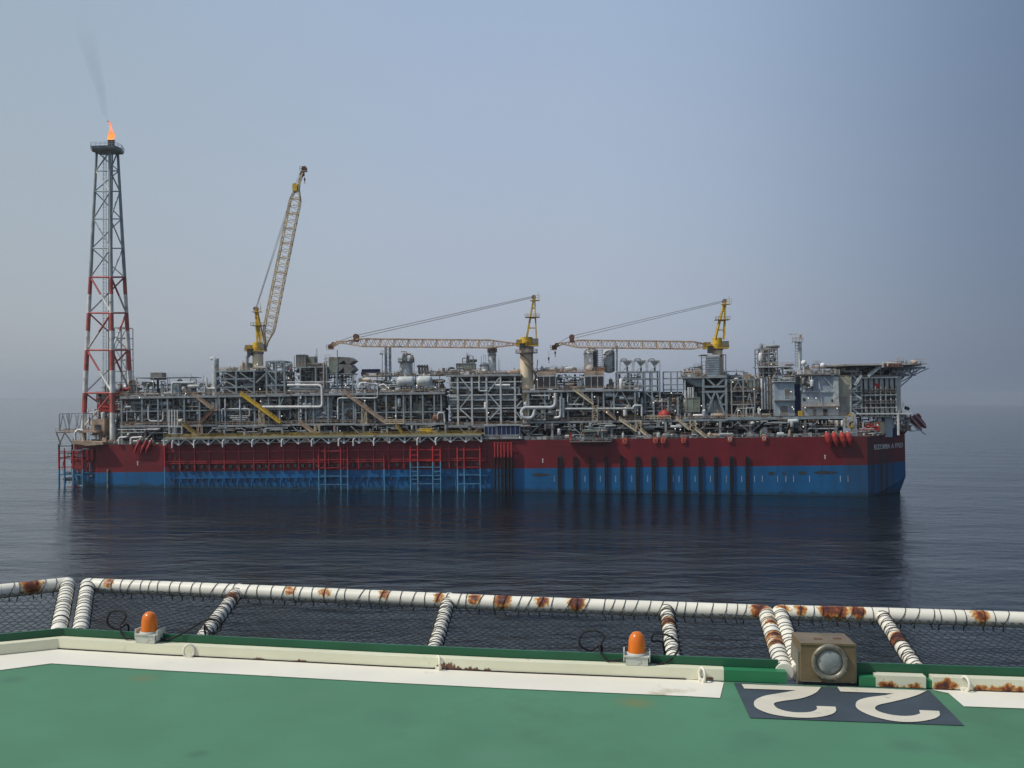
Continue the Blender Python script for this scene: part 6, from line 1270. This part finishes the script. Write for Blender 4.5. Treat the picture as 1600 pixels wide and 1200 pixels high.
def net_panel(label, rail_px, bars, end_l=None, end_r=None, zo=.17, spots=(), seed=1):
    """rail_px: [(x,y),...] centreline of outer rail; bars: [(xo,yo,xi,yi,style)]"""
    Rl = [D(x, y, zo) for x, y in rail_px]; ctr = sum(Rl, Vector())/len(Rl); ctr.z = DZ; th = empty('safety_net', loc=ctr); tag(th, label, 'safety net', 'white framed safety nets round the helideck')
    segs = list(zip(Rl[:-1], Rl[1:]))+[(D(a_[0], a_[1], zo), D(a_[2], a_[3], .05)) for a_ in bars]
    def snap(q_, f_):
        best = None
        for k_, (a_, c_) in enumerate(segs):
            if (f_ == 1) != (k_ < len(Rl)-1): continue
            t_ = min(max((q_-a_).dot(c_-a_)/(c_-a_).length_squared, 0), 1); w_ = a_.lerp(c_, t_)
            if best is None or (w_-q_).length < (best-q_).length: best = w_
        return best+Vector((0, -.03, .03))
    sp = [(snap(D(x, y, zo*f_), f_), r, s) for x, y, f_, r, s in spots]
    b = MB()
    for a_, c_ in zip(Rl[:-1], Rl[1:]): pipe_dense(b, a_, c_, PR_, RPW)
    paint_rust(b, sp); b.build('outer_rail', th, origin=ctr)
    b = MB()
    for k, (a_, c_) in enumerate(zip(Rl[:-1], Rl[1:])): loops(b, a_, c_, PR_, .088, seed=seed+k)
    b.build('lashing', th, origin=ctr)
    EN = []
    for k, (xo, yo, xi, yi, st) in enumerate(bars):
        po = D(xo, yo, zo); pi_ = D(xi, yi, .05); dn = (pi_-po); pin = pi_+dn*(.10 if st != 'end' or xi < 1200 else -.01); b = MB(); pipe_dense(b, po, pin, PR_*(1.0 if st == 'end' else .88), RPW); paint_rust(b, sp); b.build('cross_bar', th, origin=ctr)
        b = MB(); loops(b, po+dn*.05, pin, PR_*(1.0 if st == 'end' else .88), .072 if st == 'end' else .16, cross=(st != 'end'), seed=seed*10+k); b.build('lashing', th, origin=ctr); EN.append((po, pin))
    pts = EN
    if end_l: pts = [end_l]+pts
    if end_r: pts = pts+[end_r]
    for (o0, i0), (o1, i1) in zip(pts[:-1], pts[1:]):
        b = MB(); net_mesh(b, i0+Vector((0, 0, .03)), i1+Vector((0, 0, .03)), o0, o1); b.build('netting', th, origin=ctr)
    return th
eL = (D(-160, 940, .17), D(-170, 1010, .0))
net_panel('white framed safety net at the far left beyond the deck corner', [(-160, 940), (0, 924), (106, 912.5)], [(106, 912.5, 92, 984, 'end')], end_l=eL, spots=((57, 921, 1, .13, 1.0), (52, 927, 1, .06, .8)), seed=1)
net_panel('longest white framed safety net, across the middle behind both orange lamps', [(137, 914), (400, 925), (800, 943), (1194, 957)],
          [(137, 914, 126, 984, 'end'), (374, 921, 317, 996, 'mid'), (702, 935, 679, 1014, 'mid'), (1041, 950, 1053, 1031, 'mid'), (1196, 957, 1226, 1052, 'end')],
          spots=((165, 918, 1, .07, .95), (458, 926, 1, .075, .75), (511, 929, 1, .08, .8), (604, 932, 1, .07, .95), (688, 936, 1, .07, .95), (741, 941, 1, .075, 1.1), (785, 943, 1, .10, 1.2), (847, 946, 1, .075, 1.1), (900, 949, 1, .10, 1.2), (1187, 957, 1, .10, 1.2), (352, 944, .62, .10, 1.15), (1045, 986, .5, .11, 1.15), (1203, 990, .55, .08, 1.0), (1210, 1010, .4, .10, 1.1), (1213, 1020, .35, .09, 1.1), (1200, 975, .8, .06, .7), (694, 1010, .1, .02, .4)), seed=3)
eR = (D(1800, 975, .17), D(1840, 1062, .0))
net_panel('white framed safety net on the right behind the boxy floodlight', [(1218, 957), (1400, 962), (1600, 968.5), (1800, 975)],
          [(1218, 957, 1250, 1052, 'end'), (1376, 960, 1432, 1045, 'mid')], end_r=eR,
          spots=((1218, 955, 1, .07, 1.0), (1253, 963, 1, .07, 1.0), (1292, 960, 1, .09, 1.25), (1312, 960, 1, .09, 1.1), (1342, 964, 1, .08, 1.2), (1525, 964, 1, .09, 1.0), (1411, 1013, .35, .12, 1.3), (1238, 1000, .5, .05, .6)), seed=7)

# ---- perimeter lights
m = bpy.data.materials.new('amber_glass'); m.use_nodes = True; p = m.node_tree.nodes['Principled BSDF']; p.inputs['Base Color'].default_value = (.70, .17, .015, 1); p.inputs['Roughness'].default_value = .28; p.inputs['Subsurface Weight'].default_value = .35; p.inputs['Subsurface Radius'].default_value = (.03, .01, .002); AMB = m
GBOX = mat('lamp_base_grey', (.50, .52, .46), rough=.5, var=.1, vscale=8, rust=.1, rscale=9)
def at_edge(px, yb, off=.09):
    q_ = D(px, yb); return q_
for k, (cx, ydome_b, wpx, lab) in enumerate(((225, 993.5, 26, 'orange domed edge lamp on the left part of the deck rim'), (994.5, 1032, 27, 'orange domed edge lamp on the deck rim right of centre'))):
    # find the rim point in this column
    i = min(range(1, 9), key=lambda j: abs((E[j].x/E[j].y)-(cx-800)/F)); q0 = None
    for j in range(1, 9):
        a_, c_ = E[j], E[j+1]
        if a_.x/a_.y <= ray(cx, 1000).x/ray(cx, 1000).y <= c_.x/c_.y:
            for s_ in range(101):
                q_ = a_.lerp(c_, s_/100)
                if q_.x/q_.y >= ray(cx, 1000).x/ray(cx, 1000).y: q0 = q_; break
            break
    dirv = (c_-a_); dirv.z = 0; dirv.normalize(); nv = Vector((-dirv.y, dirv.x, 0)); q0 = q0+nv*.055
    base = Vector((q0.x, q0.y, DZ+.074)); th = empty('edge_lamp', loc=base); tag(th, lab, 'lamp', 'orange lamps on the deck rim'); Rz = Matrix((dirv, nv, Vector((0, 0, 1)))).transposed().to_4x4()
    def addb(b, x0, x1, y0, y1, z0, z1, m): 
        i0 = len(b.v); b.box(x0, x1, y0, y1, z0, z1, m)
        for j in range(i0, len(b.v)): b.v[j] = tuple(base+Rz @ Vector(b.v[j]))
    b = MB(); addb(b, -.068, .068, -.05, .06, .001, .05, GBOX); addb(b, -.075, .075, -.055, .065, .05, .058, GBOX); b.build('base_box', th, origin=base)
    b = MB(); addb(b, -.082, -.0745, -.04, .06, .02, .085, GBOX); addb(b, .0745, .082, -.04, .06, .02, .085, GBOX); b.build('bracket', th, origin=base)
    b = MB(); r_ = .054; b.lathe(base+Vector((0, 0, .058)), [(r_*.97, 0), (r_, .01), (r_*.97, .05), (r_*.92, .09), (r_*.78, .115), (r_*.5, .133), (r_*.2, .139), (0, .14)], AMB, 20); b.build('dome', th, origin=base)
    b = MB(); b.lathe(base+Vector((0, 0, .056)), [(r_*1.12, 0), (r_*1.12, .012), (r_*.98, .016)], GBOX, 20); b.build('collar', th, origin=base)
    u_ = dirv
    for s2 in (-1, 1):
        b = MB(); o_ = base+u_*s2*.075+Vector((0, 0, .025)); 
        if s2 < 0: pts = [o_, o_+u_*-.10+Vector((0, .0, -.01)), o_+u_*-.15+Vector((0, .03, .05)), o_+u_*-.12+Vector((0, .06, .12)), o_+u_*-.17+Vector((0, .08, .15)), o_+u_*-.25+Vector((0, .09, .13)), o_+u_*-.27+Vector((0, .09, .06)), o_+u_*-.2+Vector((0, .1, .02)), o_+u_*-.13+Vector((0, .12, .05)), o_+u_*-.14+Vector((0, .14, -.1))]
        elif k == 0: pts = [o_, o_+u_*.08+Vector((0, .0, .0)), o_+u_*.2+Vector((0, .04, .06)), o_+u_*.3+Vector((0, .06, .12)), o_+u_*.38+Vector((0, .08, .12)), o_+u_*.41+Vector((0, .08, .06)), o_+u_*.33+Vector((0, .1, .03)), o_+u_*.28+Vector((0, .12, .07)), o_+u_*.30+Vector((0, .14, -.1))]
        else: pts = [o_, o_+u_*.08+Vector((0, .0, -.02)), o_+u_*.16+Vector((0, .04, .02)), o_+u_*.19+Vector((0, .05, .09)), o_+u_*.13+Vector((0, .06, .14)), o_+u_*.04+Vector((0, .07, .145)), o_+u_*.03+Vector((0, .07, .10)), o_+u_*.1+Vector((0, .1, .08)), o_+u_*.12+Vector((0, .13, -.1))]
        sm_ = []
        for j in range(len(pts)-1):
            p0, p1, p2, p3 = pts[max(j-1, 0)], pts[j], pts[j+1], pts[min(j+2, len(pts)-1)]
            for q in range(6): s_ = q/6; sm_.append(.5*((2*p1)+(p2-p0)*s_+(2*p0-5*p1+4*p2-p3)*s_*s_+(3*p1-p0-3*p2+p3)*s_**3))
        b.tube(sm_+[pts[-1]], .0065, BLACK, 7); b.build('cable', th, origin=base)

# ---- boxy floodlight
FB = mat('weathered_olive_metal', (.17, .128, .07), rough=.45, metal=.0, var=.2, vscale=7, rust=.25, rscale=9, rustcol=(.12, .06, .02)); FG = mat('floodlight_ring_metal', (.20, .19, .15), rough=.4, metal=.3, var=.25, vscale=10, rust=.3, rscale=12)
GL = mat('frosted_lens', (.26, .29, .28), rough=.18, var=.25, vscale=9, spec=.8)
p00 = D(1251, 1067.5, .01); p10 = D(1337, 1070, .01); ux = (p10-p00); ux.z = 0; wB = ux.length; ux.normalize(); uy = Vector((-ux.y, ux.x, 0)); dist0 = p00.y
hB = 60/F*dist0*1.0; dB = .28; org = Vector((p00.x, p00.y, DZ)); th = empty('floodlight', loc=org); tag(th, 'boxy olive-brown floodlight with a round frosted lens on the deck edge', 'floodlight')
def LB(b, x0, x1, y0, y1, z0, z1, m):
    i0 = len(b.v); b.box(x0, x1, y0, y1, z0, z1, m)
    for j in range(i0, len(b.v)): q_ = b.v[j]; b.v[j] = tuple(org+ux*q_[0]+uy*q_[1]+Vector((0, 0, q_[2])))
z0 = .02
b = MB(); LB(b, 0, wB, 0, dB, z0, z0+hB, FB); LB(b, -.004, wB+.004, -.005, .0, z0+hB-.012, z0+hB+.002, FB); LB(b, .006, wB-.006, -.004, -.001, z0, z0+.006, FG)
LB(b, .10, .15, .10, .13, z0+hB+.001, z0+hB+.004, RUSTY); LB(b, .22, .27, .12, .15, z0+hB+.001, z0+hB+.004, RUSTY); bo = b.build('housing', th, origin=org)
bv = bo.modifiers.new('bevel', 'BEVEL'); bv.width = .004; bv.segments = 2
cl = org+ux*(wB*.52)+Vector((0, 0, z0+hB*.53)); R1 = 28/F*dist0
b = MB(); b.lathe(cl, [(R1*.72, .0), (R1, .0), (R1*1.02, .012), (R1*.98, .024), (R1*.86, .028), (R1*.72, .018), (R1*.70, .004)], FG, 32, -uy); b.build('lens_ring', th, origin=org)
b = MB(); b.lathe(cl, [(R1*.71, .004), (R1*.68, .012), (R1*.5, .022), (R1*.25, .029), (0, .031)], GL, 28, -uy); b.build('lens', th, origin=org)
b = MB()
for k in range(8): a_ = k*math.pi/4+.3; q_ = cl+(ux*math.cos(a_)+Vector((0, 0, math.sin(a_))))*R1*.92; b.cyl(q_-uy*.024, q_-uy*.034, .006, FG, 8)
b.build('bolt', th, origin=org)
b = MB(); LB(b, -.012, 0.0, .02, .24, -.01, z0+hB*.75, FG); LB(b, wB, wB+.012, .02, .24, -.01, z0+hB*.75, FG); LB(b, -.01, wB+.01, .02, .26, -.004, z0-.001, DARK); b.build('bracket', th, origin=org)

# ================================================================= haze
m = bpy.data.materials.new('haze_air'); m.use_nodes = True; t = m.node_tree; t.nodes.clear(); o = N(t, 'ShaderNodeOutputMaterial'); pv = N(t, 'ShaderNodeVolumePrincipled')
pv.inputs['Color'].default_value = (.80, .85, .92, 1); pv.inputs['Density'].default_value = .00009; pv.inputs['Anisotropy'].default_value = .35
t.links.new(pv.outputs[0], o.inputs['Volume'])
b = MB(); b.box(-15000, 15000, -15000, 15000, -12, 175, m); hz = b.build('haze'); tag(hz, 'pale hazy air over the sea', 'haze', kind='stuff')
bpy.data.materials.remove(RUSTK)
print('objects', len(bpy.data.objects), 'faces', sum(len(me.polygons) for me in bpy.data.meshes))
